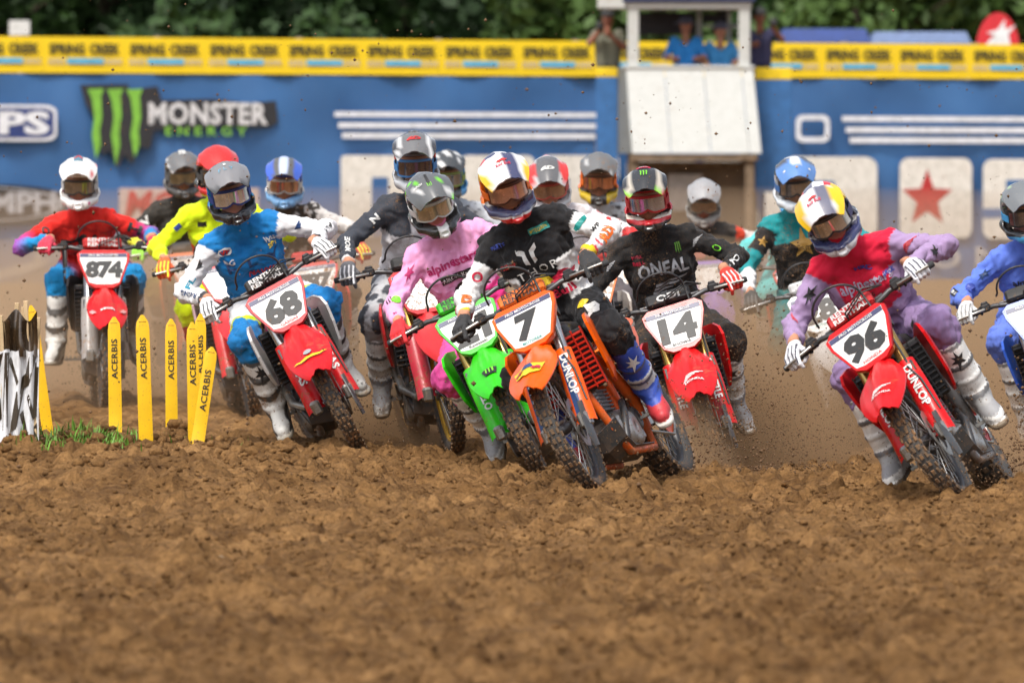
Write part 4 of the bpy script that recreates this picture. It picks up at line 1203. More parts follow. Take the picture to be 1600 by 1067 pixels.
h_i = H((.05, .055, .06), (lambda x, y, z: (z > .04) & noisy(.06, .5, 12)(x, y, z), (.6, .6, .6)), (lambda x, y, z: (np.abs(x) > .09) & (z < .05), (.08, .3, .6)))

pW = ('print_white', (.72, .72, .71), .5, 0, .2); pK = ('print_dark', (.015, .015, .017), .5, 0, .2); pR = ('print_red', (.55, .03, .03), .5); pY = ('print_yellow', (.72, .52, .02), .5); pB = ('print_blue', (.03, .06, .35), .5)
pG = ('print_green', (.18, .62, .03), .5); pT = ('print_teal', (.01, .26, .24), .5); pO = ('print_orange', ORG, .5); pC = ('print_crimson', (.52, .01, .05), .5); pDB = ('print_deep_blue', (.015, .05, .16), .5); pGr = ('print_grey', (.34, .34, .36), .5); pMg = ('print_magenta', (.45, .01, .12), .5); pGd = ('print_gold', (.48, .27, .06), .5); pLG = ('print_lilac', (.45, .38, .52), .5)
RH = (.57, .006, .009)      # race red
rect = lambda: poly2([(-1, -1), (1, -1), (1, 1), (-1, 1)])
thor_logo = poly2([(-.95, .95), (-.2, .45), (-.2, -.95), (-.55, -.7), (-.55, .15), (-.95, .45)], [(.95, .95), (.2, .45), (.2, -.95), (.55, -.7), (.55, .15), (.95, .45)])
RIDERS = [
 dict(num='7', at=(936, 769, 326), lean=28, yaw=-17, steer=4, helm=(787, 286), hroll=17, hpit=18, hyaw=6, res=.0098, body=(.82, .10, .002), frame=(.78, .12, .008), guard=(.80, .095, .002), radguard=(.42, .02, .01), shroud=(.82, .105, .002), forkc=(.6, .6, .62), pad=(.80, .16, .01), mud=.28, plate_txt='MOTOREX', plate_ink=pT, pad_txt=('RENTHAL', 'RENTHAL'), pad_ink=pK, guard_txt='DUNLOP', guard_panel=pDB,
   fend=[(poly2([(-1, .9), (-.4, 1.), (.4, 1.), (1, .9), (.75, -.4), (0, -1.), (-.75, -.4)]), .17, .15, 0, .0, pY), (poly2([(-1, -1), (1, -1), (.5, 1), (-.5, 1)]), .06, .06, 0, .045, pDB), (bull2(), .055, .045, -.045, -.005, pC), (bull2(), .055, .045, .045, -.005, pC)],
   kit=kit_7, glove=(BLACK, (.02, .02, .02)), boot=boot_blue, bmud=.15, helmcol=h_7, gog=(.10, .035, .02), lens=(.62, .30, .24), strap=ORG, peakart=[(text2('Red Bull', .03), .075, .022, 0, -.075, pC), (bull2(), .06, .03, 0, -.05, pR)],
   art=[(thor_logo, .10, .085, .0, .0, pW), (text2('THOR', .0, 0, 1.3), .20, .036, .01, -.075, pW), (bull2(), .12, .075, -.075, -.155, pC), (bull2(), .12, .075, .085, -.15, pC), (ring2(0, .5, 1.2), .10, .085, 0.0, -.145, pY), (text2('Red Bull', .04), .24, .04, .0, -.205, pC), (rect(), .10, .03, .09, .085, pT), (text2('MOTOREX', .02), .085, .016, .09, .085, pY), (text2('PARTS', .03), .07, .018, -.115, .09, pB), (rect(), .085, .022, -.10, .0, pK), (text2('AKRAPOVIC', .02), .08, .016, -.105, -.005, pR)],
   sleeve=[('uL', .55, rect(), .085, .03, 70, pT), ('uL', .85, text2('WP', .06), .05, .035, 75, pK), ('tL', .62, poly2([(-1, .2), (-.3, .9), (.4, .7), (1., .1), (.7, -.3), (.2, -1.), (-.2, -.2)]), .13, .11, 20, pW), ('tL', .40, poly2([(-1, .3), (.2, 1), (1., .2), (.4, -.6), (-.6, -.8)]), .07, .06, 20, pY), ('fL', .32, text2('KTM', .08), .10, .055, 10, pO), ('fR', .45, text2('KTM', .08), .11, .05, 0, pO), ('uR', .62, ring2(.6, 1.), .05, .05, 0, pC)],
   label='orange motocross bike with white number 7 plate and blue radiator-side boot on it', who='rider in black and white jersey with checkered white helmet, on bike number 7'),
 dict(num='96', at=(1512, 785, 337), lean=34, yaw=-11, steer=-3, helm=(1292, 333), hroll=27, hpit=20, hyaw=-8, res=.0098, body=RH, forkc=(.55, .36, .12), guard=RH, mud=.18, pad=(.50, .015, .02), pad_txt=('RENTHAL', 'RENTHAL'), plate_txt='HONDA', guard_txt='DUNLOP', shear=.1, footR=(-.28, .80, .42),
   fend=[(wing2(), .11, .075, .01, -.01, pW), (text2('HONDA', .04), .085, .018, .015, -.062, pW)],
   kit=kit_96, glove=((.66, .66, .70), (.03, .03, .05)), boot=boot_white, bmud=.3, helmcol=h_96, gog=(.05, .05, .06), lens=(.40, .36, .33), strap=(.05, .05, .12), peakart=[(text2('Red Bull', .03), .075, .022, -.01, -.075, pC), (bull2(), .05, .026, -.01, -.052, pR)],
   art=[(text2('alpinestars', .035), .24, .05, .01, .02, pLG), (text2('HRC', .05), .08, .022, .02, .075, pB), (text2('AMSOIL', .03), .055, .02, .115, .03, pB), (text2('BRAKING', .03), .085, .018, -.02, -.04, pK)],
   sleeve=[('uL', .45, wing2(), .085, .06, 30, pR), ('uR', .45, longstar2(), .055, .12, 90, pK), ('fR', .12, wing2(), .07, .035, 0, pR), ('fL', .45, longstar2(), .05, .07, 0, pK)],
   label='shiny red motocross bike with number 96 plate leaning hard beside the mauve rider', who='rider in mauve and red jersey with silver and yellow helmet, on bike number 96'),
 dict(num='68', at=(564, 712, 290), lean=26, yaw=9, steer=-6, helm=(357, 297), hroll=14, hpit=14, hyaw=6, res=.0105, body=(.55, .008, .013), shroud=(.68, .68, .68), side=(.65, .65, .65), tank=(.5, .02, .03), forkc=(.5, .5, .5), rim=(.05, .05, .05), mud=.45, sur=(.50, .02, .03), pad=(.03, .03, .03), pad_txt=('RENTHAL', 'RENTHAL'), plate_txt='GASGAS', guard_txt='GASGAS', shear=.05, footR=(-.225, .76, .37),
   fend=[(ring2(0, .5), .045, .045, 0, .0, pGr), (poly2([(-1, .3), (-.8, .3), (0, -.5), (.8, .3), (1, .3), (.2, -1), (-.2, -1)]), .20, .05, 0, -.05, pY)],
   kit=kit_68, glove=((.68, .68, .70), (.05, .05, .05)), boot=boot_dark, bmud=.5, helmcol=h_68, gog=(.02, .05, .22), lens=(.55, .50, .50), strap=(.02, .05, .25), peakart=[(text2('FLY', .0, 0, 1.6), .085, .026, 0, -.06, ('print_sky', (.15, .38, .55), .5)), (rect(), .014, .02, 0, -.02, pW)],
   art=[(text2('FLY', .03, 0, 2.2), .27, .05, .01, -.01, pDB), (text2('NAVYA', .05, .2), .14, .045, .035, -.085, pR), (text2('ACERBIS', .03), .09, .02, .055, -.13, pY), (text2('VP', .06), .05, .03, -.11, .085, pR), (ring2(.7, 1., 1.5), .075, .042, -.11, .085, pW), (text2('BG', .05), .05, .025, -.105, .03, pW), (text2('WLS', .05), .06, .026, .12, .075, pW), (text2('SPY', .05), .05, .02, .125, .04, pY)],
   sleeve=[('uR', .45, poly2([(-1, .3), (1, .6), (.4, .1), (.8, .1), (0, -.3), (.2, -.6), (-.6, 0)]), .07, .04, 0, pK), ('uR', .82, text2('FL', .04), .08, .03, 0, ('print_ocean', (.01, .25, .38), .5)), ('fR', .5, text2('RACING', .03), .15, .028, 0, pDB), ('uL', .5, poly2([(-1, .3), (1, .6), (.4, .1), (.8, .1), (0, -.3), (.2, -.6), (-.6, 0)]), .06, .04, 60, pDB), ('fL', .4, text2('A L Y', .03), .13, .026, 0, pK)],
   label='red and white motocross bike with number 68 plate beside the yellow track markers', who='rider in blue and white jersey with matt grey helmet, on bike number 68'),
 dict(num='21', at=(856, 756, 302), lean=28, yaw=-5, steer=4, helm=(671, 314), hroll=20, hpit=20, hyaw=8, res=.0105, body=(.03, .52, .008), forkc=(.45, .33, .10), guard=(.04, .55, .015), frame=(.03, .035, .03), mud=.25, pad=(.05, .55, .02), pad_txt=('RENTHAL', 'RENTHAL'), pad_ink=pK, plate_txt='Kawasaki', plate_ink=pK, shear=.1, field=(.72, .72, .70),
   fend=[(poly2([(-1, .8), (1, .9), (.7, -1), (-.6, -1)]), .085, .085, .0, .0, pK), (claws2(), .05, .065, 0, 0, pG)], guard_txt='CARRILLO', guard_ink=pW,
   kit=kit_21, glove=((.62, .015, .02), (.5, .01, .02)), boot=boot_white, bmud=.5, helmcol=h_21, gog=(.68, .68, .67), lens=(.42, .36, .28), strap=(.6, .6, .6), peakart=[(claws2(), .028, .034, 0, -.08, pG), (text2('AIROH', .03), .05, .016, -.06, -.05, pW), (rect(), .014, .08, 0, -.03, pK)],
   art=[(text2('alpinestars', .045), .26, .052, .0, .025, pMg), (rect(), .17, .035, .0, -.035, pK), (text2('AIROH  Kawa', .02), .155, .022, .0, -.035, pW), (ring2(0, .5, 1.7), .16, .085, .03, -.11, pK), (claws2(), .05, .065, .03, -.11, pG)],
   sleeve=[('uR', .35, longstar2(), .045, .12, 95, pMg), ('fR', .1, claws2(), .04, .06, 90, pK), ('uR', .9, ring2(.0, 1.), .05, .05, 0, pG), ('fR', .85, text2('x', .06), .03, .02, 0, pMg)],
   label='bright green motocross bike with number 21 plate half behind the orange bike', who='rider in pink jersey with grey and green helmet, on bike number 21'),
 dict(num='14', at=(1136, 764, 292), lean=16, yaw=2, steer=-3, helm=(1011, 307), hroll=6, hpit=12, hyaw=-3, body=RH, forkc=(.55, .36, .10), mud=.40, pad=(.02, .02, .022), pad_txt=('ODI',), sur=RH, plate_txt='SHOWA', plate_ink=pK, guard_txt='THROTTLE', guard_panel=('guard_maroon', (.35, .015, .03), .5), field=(.66, .66, .66), res=.0115, shear=.05,
   fend=[(wing2(), .12, .085, .0, -.005, pW), (text2('HONDA', .05), .10, .022, .0, -.065, pW)],
   kit=kit_14, kmud='heavy', glove=((.60, .025, .012), (.62, .60, .60)), boot=boot_white, bmud=.9, helmcol=h_14, gog=(.50, .02, .025), lens=(.32, .30, .32), strap=(.4, .02, .02), peakart=[(ring2(0, .5, 2.4), .085, .028, 0, .02, pC), (text2('BELL', .04), .05, .016, 0, .02, pGr), (claws2(), .045, .05, 0, -.055, pG)],
   art=[(text2('ONEAL', .04), .25, .065, .01, .0, pGr), (wing2(), .20, .13, .02, -.11, pGr), (text2('HONDA', .05), .16, .035, .0, -.195, pGr), (text2('MOTUL', .03), .05, .015, -.105, .075, pC), (text2('BELL', .04), .055, .018, -.10, .045, pC), (claws2(), .03, .05, .10, .08, ('print_dim_green', (.10, .30, .02), .5))],
   sleeve=[('uL', .22, wing2(), .07, .05, 40, pGr), ('uL', .6, ring2(.7, 1., 1.6), .05, .03, 0, pG), ('uR', .4, wing2(), .06, .05, -40, pGr), ('fL', .6, text2('ON', .05), .10, .035, 0, pW)],
   label='red motocross bike with number 14 plate and black bar pad throwing up dirt', who='rider in black jersey with white wing print and red goggles, on bike number 14'),
 dict(num='874', at=(166, 640, 244), lean=1, yaw=5, steer=2, helm=(125, 284), hroll=0, hpit=10, body=RH, shroud=(.025, .025, .028), forkc=(.3, .3, .32), guard=(.30, .28, .27), mud=.5, pad=(.55, .02, .02), pad_txt=('RENTHAL', 'RENTHAL'), shear=.05, footR=(-.30, .74, .40),
   fend=[(text2('MOR', .08), .09, .028, 0, .0, pW), (poly2([(-1, 1), (-.4, 1), (.2, -1), (-.5, -1)]), .045, .05, -.095, .0, ('print_pale_red', (.65, .30, .30), .5)), (poly2([(1, 1), (.4, 1), (-.2, -1), (.5, -1)]), .045, .05, .095, .0, ('print_pale_red', (.65, .30, .30), .5))],
   kit=kit_874, glove=((.60, .03, .07), (.4, .02, .05)), boot=boot_dark, bmud=.45, helmcol=h_874, gog=(.04, .04, .045), lens=(.20, .17, .14), strap=(.5, .5, .5), peakart=[(rect(), .062, .085, 0, -.01, ('print_steel', (.10, .22, .30), .5)), (poly2([(-1, 0), (0, 1), (1, 0), (1, -.5), (0, .4), (-1, -.5)]), .055, .055, 0, .0, pR)],
   art=[(text2('FTA', .06, 0, 1.1), .25, .075, .0, .02, pK), (text2('WPS', .05), .14, .03, .0, -.06, pK), (text2('USA', .06), .12, .035, .0, -.105, pK)],
   sleeve=[('uR', .35, text2('O', .04), .05, .06, 0, pK), ('uL', .6, text2('H', .04), .09, .06, 0, pK)],
   label='red motocross bike with number 874 plate riding upright past the marker stakes', who='rider in bright red jersey with blue cuffs and white helmet, on bike number 874'),
 dict(num='', at=(712, 708, 286), lean=10, yaw=9, steer=0, helm=(649, 252), hroll=3, hpit=10, body=(.52, .025, .03), forkc=(.50, .33, .08), rim=(.62, .36, .03), mud=.55, pad=(.03, .03, .03), guard=(.45, .03, .05), fieldmud=2.,
   kit=kit_cp, kmud='mid', glove=((.10, .10, .11), (.62, .62, .64)), boot=boot_white, bmud=.7, helmcol=h_cp, gog=(.06, .22, .50), lens=(.10, .07, .06), peakart=[(text2('CP', .08), .065, .028, 0, .035, pW), (text2('6D', .08, .4), .08, .035, 0, -.065, pR)],
   art=[(text2('PARTS', .03), .07, .02, .04, .04, pB), (text2('MOTUL', .03), .07, .02, .04, .01, pC)], sleeve=[('uR', .35, text2('N', .06), .05, .04, 0, pW), ('fR', .45, text2('MOOSE', .05), .15, .03, 0, pW)],
   label='muddy red motocross bike with gold wheel rims behind the green bike', who='rider in grey and white jersey with charcoal helmet, behind the pink rider'),
 dict(num='28', at=(1352, 708, 258), lean=17, yaw=3, steer=0, helm=(1240, 284), hroll=5, hpit=14, hyaw=4, body=(.68, .68, .68), guard=(.62, .62, .62), forkc=(.4, .4, .4), mud=.7, pad=(.6, .6, .6), plate_txt='MOTOREX', plate_ink=pT,
   fend=[(star2(), .05, .05, 0, -.02, pGd)], kit=kit_28, kmud='heavy', glove=((.05, .045, .04), (.12, .11, .10)), boot=boot_white, bmud=.9, helmcol=h_28, gog=(.04, .04, .045), lens=(.22, .19, .17), strap=(.05, .15, .4),
   peakcol=H((.10, .22, .50), (lambda x, y, z: y > -.13, (.07, .07, .075)), (lambda x, y, z: (np.abs(x) < .035) & (y > -.2), (.62, .64, .68))), peakart=[(star2(), .02, .02, -.08, -.10, pW), (star2(), .02, .02, .08, -.10, pW), (star2(), .022, .022, .0, -.105, pGd)],
   art=[(star2(), .15, .15, .0, .01, pGd), (text2('ROCKSTAR', .03), .13, .025, .0, -.02, pK)], sleeve=[('uR', .4, star2(), .065, .065, 0, pGd)],
   label='white motocross bike with number 28 plate and gold stars behind the mauve rider', who='rider in black and teal jersey with gold star and blue peak helmet'),
 dict(num='', at=(1706, 742, 286), lean=19, yaw=-3, steer=0, helm=(1597, 328), hroll=10, hpit=12, hyaw=6, body=(.03, .10, .50), mud=.3, pad=(.03, .03, .03), field=(.65, .65, .65),
   kit=kit_blue, glove=((.62, .62, .62), (.2, .2, .2)), boot=boot_white, bmud=.4, helmcol=h_blueR, gog=(.03, .03, .03), lens=(.15, .13, .13), strap=(.05, .30, .6), art=[(text2('alpinestars', .04), .22, .04, .0, .02, pK)], sleeve=[('uR', .75, ring2(0, 1.), .055, .055, 0, pB), ('fR', .12, rect(), .075, .04, 0, pK), ('fR', .12, text2('NLUBE', .04), .065, .02, 0, pW), ('uR', .4, longstar2(), .04, .12, 90, pDB)],
   label='blue motocross bike with a white plate ridden by the rider all in blue', who='rider all in sky blue kit with grey green helmet'),
 dict(num='6', at=(955, 688, 266), lean=7, yaw=2, steer=0, helm=(857, 284), hroll=5, hpit=20, body=(.80, .15, .01), shroud=(.65, .60, .56), frame=(.7, .12, .01), mud=.8, pad=(.5, .03, .02), fieldmud=2.5, kit=kit_6d, kmud='mid', glove=(BLACK, (.3, .3, .3)), boot=boot_white, bmud=.9, helmcol=h_6d, gog=(.55, .1, .08), lens=(.30, .20, .15), peakart=[(text2('6D', .08, .3), .085, .032, 0, -.075, pW)],
   sleeve=[('fL', .3, rect(), .06, .05, 0, pR)], label='muddy orange and white motocross bike half hidden behind number 14', who='rider in white and red jersey with red and grey helmet, behind number 7'),
 dict(num='', at=(985, 660, 243), lean=4, yaw=2, steer=0, helm=(935, 277), hroll=0, hpit=10, body=(.70, .12, .01), mud=.9, pad=(.03, .03, .03), fieldmud=2.5, kit=kit_wht, kmud='mid', glove=(BLACK, (.3, .3, .3)), boot=boot_white, bmud=.9, helmcol=h_k, hmud=1, gog=(.10, .04, .02), lens=(.40, .17, .09), strap=ORG,
   label='muddy orange motocross bike farther back, behind the red helmet rider', who='rider in pale grey jersey with grey helmet edged in orange and yellow'),
 dict(num='787', at=(520, 650, 236), lean=7, yaw=5, steer=0, helm=(445, 282), hroll=0, hpit=12, body=(.52, .03, .03), mud=.8, pad=(.5, .03, .03), fieldmud=2.5, kit=kit_787, kmud='heavy', glove=((.5, .05, .03), (.6, .7, .03)), boot=boot_white, bmud=.9, helmcol=h_blue, gog=(.55, .52, .48), lens=(.32, .18, .11),
   label='mud covered red motocross bike with number 787 plate behind the blue jersey', who='rider in muddy white jersey with royal blue helmet, on bike number 787'),
 dict(num='', at=(400, 662, 250), lean=11, yaw=6, steer=0, helm=(336, 268), hroll=6, hpit=10, hyaw=14, body=(.55, .025, .03), shroud=(.65, .45, .50), mud=.5, pad=(.03, .03, .03), kit=kit_neon, glove=((.70, .10, .02), (.55, .70, .02)), boot=boot_red, bmud=.5, helmcol=h_red, gog=(.05, .05, .05), lens=(.2, .15, .1), guard=(.55, .03, .03), art=[(rect(), .05, .03, -.1, .07, pK), (text2('STARS', .03), .06, .02, -.06, .0, pK)], sleeve=[('uR', .4, rect(), .05, .032, 0, pB)],
   label='red motocross bike with pale pink shrouds ridden by the neon yellow rider', who='rider in neon yellow kit with red and black helmet'),
 dict(num='', at=(318, 616, 218), lean=5, yaw=5, steer=0, helm=(283, 270), hroll=4, hpit=12, hyaw=10, body=(.65, .12, .02), mud=.9, pad=(.03, .03, .03), fieldmud=2.5, kit=kit_fxr, kmud='mid', glove=((.25, .70, .03), (.25, .65, .03)), boot=boot_black, bmud=.9, helmcol=h_fxr, hmud=1, gog=(.1, .1, .1), lens=(.2, .18, .12), peakart=[(text2('FXR', .06), .05, .09, .0, .0, pW)], sleeve=[('uR', .5, text2('EV', .06), .12, .06, 0, pW)],
   label='muddy orange motocross bike ridden by the dark jersey rider behind the neon one', who='rider in dark jersey with yellow cuffs and grey helmet, behind the neon yellow rider'),
 dict(num='', at=(742, 640, 234), lean=5, yaw=5, steer=0, helm=(700, 272), hroll=3, hpit=10, body=(.05, .12, .45), mud=.9, pad=(.03, .03, .03), kit=kit_wht, kmud='mid', glove=(BLACK, BLACK), boot=boot_white, bmud=.9, helmcol=h_i, gog=(.3, .4, .1), lens=(.2, .2, .2),
   label='muddy blue motocross bike hidden behind the pink rider', who='rider with dark and white helmet peeping out behind the charcoal helmet'),
 dict(num='', at=(1128, 626, 214), lean=4, yaw=2, steer=0, helm=(1099, 312), hroll=0, hpit=18, heady=.45, body=(.22, .12, .50), mud=.9, pad=(.3, .03, .03), fieldmud=2.5, kit=kit_grey, kmud='heavy', glove=((.3, .1, .05), (.3, .2, .1)), boot=boot_white, bmud=.9, helmcol=h_m, hmud=1, gog=(.2, .18, .15), lens=(.2, .15, .12),
   label='muddy purple motocross bike far back between number 14 and the tower', who='rider with dusty plain grey helmet in front of the tower base'),
 dict(num='', at=(1287, 650, 232), lean=9, yaw=3, steer=0, helm=(1245, 300), hroll=4, hpit=12, body=(.55, .03, .03), mud=.8, pad=(.5, .03, .03), kit=kit_teal, kmud='mid', glove=((.4, .05, .04), (.3, .3, .3)), boot=boot_white, bmud=.9, helmcol=h_i, gog=(.1, .1, .1), lens=(.2, .2, .2),
   label='red motocross bike hidden behind the black and teal rider', who='rider in pale turquoise jersey mostly hidden behind the gold star rider'),
]
RIDERS[0]['label'] = 'bright orange motocross bike with white number 7 plate leaning into the corner'
# ------------------------------------------------------------------ the ground
def gauss(x, y, cx, cy, sx, sy): return np.exp(-((x - cx) / sx) ** 2 - ((y - cy) / sy) ** 2)
def ground_h(x, y):
    x = np.asarray(x, float); y = np.asarray(y, float)
    z = .022 * fbm2(x * .5, y * .22, 3, 1)
    near = np.clip((46 - y) / 10, 0, 1); amp = .35 + .65 * near
    z += amp * (.022 * fbm2(x * 1.7, y * .9, 3, 5) + .020 * fbm2(x * 4.5, y * 2.6, 3, 9) + .012 * fbm2(x * 14., y * 10., 4, 13, .6))
    bil = lambda f, s_: np.abs(vnoise2(x * f + .35 * vnoise2(x * f * .5, y * f * .4, s_ + 3), y * f * .75, s_)) ** .8
    z += amp * (.036 * bil(3.4, 51) * np.clip(.5 + fbm2(x * .9, y * .5, 2, 61), 0, 1.3) + .026 * bil(9., 52) + .016 * bil(23., 53) - .03)
    cl = fbm2(x * 9., y * 7.5, 3, 21); z += amp * .06 * np.clip(cl - .22, 0, 1)
    r = vnoise2(x * 3.2 + .6 * vnoise2(x, y, 4), y * .6, 33); z += amp * .018 * r
    # berm on the inside of the corner, under the markers
    z += .18 * gauss(x, y, -2.45, 33.3, 1.15, 1.5) + .09 * gauss(x, y, -1.55, 31.8, .6, 1.0) + .05 * gauss(x, y, -1.75, 36.2, .5, .7)
    z += .12 * gauss(x, y, -1.75, 34.3, .28, .5) * (1 + .8 * fbm2(x * 7, y * 6, 3, 41))
    # ridge in front of the bikes and the churned trough behind it on the right
    z += -.045 / (1 + np.exp(-(x + .45) / .15)) * np.exp(-((y - 32.) / 3.4) ** 4) - .02 * gauss(x, y, .4, 31.0, .6, 1.6)
    z -= .16 * np.exp(-((y - 39.2) / 3.6) ** 2) / (1 + np.exp(-(x - .75) / .18)) * (y > 0)
    z -= .05 * gauss(x, y, .95, 34.3, .5, .6)
    return z
def ruts(x, y):
    z = 0.
    for c in RIDERS:
        p = px(*c['at']); th = R(c['yaw'])
        dx = x - p.x; dy = y - p.y
        a = dx * math.cos(th) + dy * math.sin(th); b = -dx * math.sin(th) + dy * math.cos(th)
        m = np.clip((b + .35) / .35, 0, 1) * np.clip((7 - b) / 4, 0, 1)
        z = z - .05 * np.exp(-(a / .075) ** 2) * m + .03 * np.exp(-((np.abs(a) - .17) / .07) ** 2) * m
    return z
CONT = [(px(*c['at']), R(c['yaw'])) for c in RIDERS]
def ground_z(x, y):
    """terrain, easing to the height at which each tyre touches down"""
    z = ground_h(x, y) + ruts(x, y)
    num = 0.; den = 0.; wmax = 0.
    for p, th in CONT:
        for b in (0., 1.485):
            cx = p.x - math.sin(th) * b; cy = p.y + math.cos(th) * b
            w = gauss(x, y, cx, cy, .30, .55)
            rest = p.z + .012
            num = num + w * (rest - GREF[(p.x, b)]); den = den + w; wmax = np.maximum(wmax, w)
    return z + np.where(den > 1e-6, num / np.maximum(den, 1e-9), 0) * np.minimum(1, wmax * 1.3)
GREF = {}
for p, th in CONT:
    for b in (0., 1.485):
        cx = p.x - math.sin(th) * b; cy = p.y + math.cos(th) * b
        GREF[(p.x, b)] = float((ground_h(np.array([cx]), np.array([cy])) + ruts(np.array([cx]), np.array([cy])))[0]) + .03
def grid_axis(stops):
    out = []
    for (a, b, st) in stops: out += list(np.arange(a, b, st))
    return np.array(out + [stops[-1][1]])
def build_ground():
    ys = grid_axis([(-60, 0, 6.), (0, 14, .8), (14, 18.6, .06), (18.6, 30, .032), (30, 37.5, .022), (37.5, 46, .05), (46, 70, .25), (70, 130, 1.2), (130, 400, 15), (400, 1600, 150)])
    xs = grid_axis([(-1200, -120, 120), (-120, -16, 6.), (-16, -5, .5), (-5, -3.1, .06), (-3.1, 3.3, .0145), (3.3, 5, .06), (5, 16, .5), (16, 120, 6.), (120, 1200, 120)])
    X, Y = np.meshgrid(xs, ys)
    Z = ground_z(X.ravel(), Y.ravel()).reshape(X.shape)
    n0, n1 = X.shape; idx = np.arange(n0 * n1).reshape(n0, n1)
    F = np.stack([idx[:-1, :-1], idx[:-1, 1:], idx[1:, 1:], idx[1:, :-1]], -1).reshape(-1, 4)
    m = bpy.data.materials.new('track_dirt'); m.use_nodes = True; N = m.node_tree.nodes; L = m.node_tree.links; b = N['Principled BSDF']
    tc = N.new('ShaderNodeTexCoord')
    def noise(sc, det=6., rg=.6):
        n = N.new('ShaderNodeTexNoise'); n.inputs['Scale'].default_value = sc; n.inputs['Detail'].default_value = det; n.inputs['Roughness'].default_value = rg
        L.new(tc.outputs['Object'], n.inputs['Vector']); return n.outputs[0]
    cr = N.new('ShaderNodeValToRGB'); L.new(noise(1.6, 8.), cr.inputs[0])
    e = cr.color_ramp.elements; e[0].position = .30; e[0].color = (.178, .094, .035, 1); e[1].position = .72; e[1].color = (.430, .245, .102, 1)
    cr2 = N.new('ShaderNodeValToRGB'); L.new(noise(34., 8., .78), cr2.inputs[0]); e = cr2.color_ramp.elements; e[0].position = .32; e[0].color = (.42, .38, .34, 1); e[1].position = .60; e[1].color = (1.12, 1.1, 1.06, 1)
    mx = N.new('ShaderNodeMix'); mx.data_type = 'RGBA'; mx.blend_type = 'MULTIPLY'; mx.inputs[0].default_value = 1.; L.new(cr.outputs[0], mx.inputs[6]); L.new(cr2.outputs[0], mx.inputs[7])
    cr3 = N.new('ShaderNodeValToRGB'); L.new(noise(7., 4., .55), cr3.inputs[0]); e = cr3.color_ramp.elements; e[0].position = .36; e[0].color = (.62, .58, .54, 1); e[1].position = .56; e[1].color = (1.05, 1.04, 1.02, 1)
    mx2 = N.new('ShaderNodeMix'); mx2.data_type = 'RGBA'; mx2.blend_type = 'MULTIPLY'; mx2.inputs[0].default_value = 1.; L.new(mx.outputs[2], mx2.inputs[6]); L.new(cr3.outputs[0], mx2.inputs[7])
    L.new(mx2.outputs[2], b.inputs['Base Color']); b.inputs['Roughness'].default_value = .95; b.inputs['Specular IOR Level'].default_value = .15
    bp = N.new('ShaderNodeBump'); bp.inputs['Strength'].default_value = 1.; bp.inputs['Distance'].default_value = .03; L.new(noise(48., 9., .75), bp.inputs['Height']); L.new(bp.outputs[0], b.inputs['Normal'])
    o = link('ground', np_mesh('ground', np.stack([X, Y, Z], -1).reshape(-1, 3), F, m), None); o['kind'] = 'structure'
    return o, m

def lump(rng, r):
    """a broken clod: a squashed, dented icosphere"""
    t = (1 + 5 ** .5) / 2
    v = np.array([(-1, t, 0), (1, t, 0), (-1, -t, 0), (1, -t, 0), (0, -1, t), (0, 1, t), (0, -1, -t), (0, 1, -t), (t, 0, -1), (t, 0, 1), (-t, 0, -1), (-t, 0, 1)]) / 1.9
    v = v * rng.uniform(.55, 1.3, (12, 1)) * np.array([rng.uniform(.7, 1.3), rng.uniform(.7, 1.3), rng.uniform(.5, 1.)]) * r
    a = rng.uniform(0, 6.28); c, s = math.cos(a), math.sin(a); v[:, :2] = v[:, :2] @ np.array([[c, s], [-s, c]])
    return v
LF = np.array([(0, 11, 5), (0, 5, 1), (0, 1, 7), (0, 7, 10), (0, 10, 11), (1, 5, 9), (5, 11, 4), (11, 10, 2), (10, 7, 6), (7, 1, 8), (3, 9, 4), (3, 4, 2), (3, 2, 6), (3, 6, 8), (3, 8, 9), (4, 9, 5), (2, 4, 11), (6, 2, 10), (8, 6, 7), (9, 8, 1)])
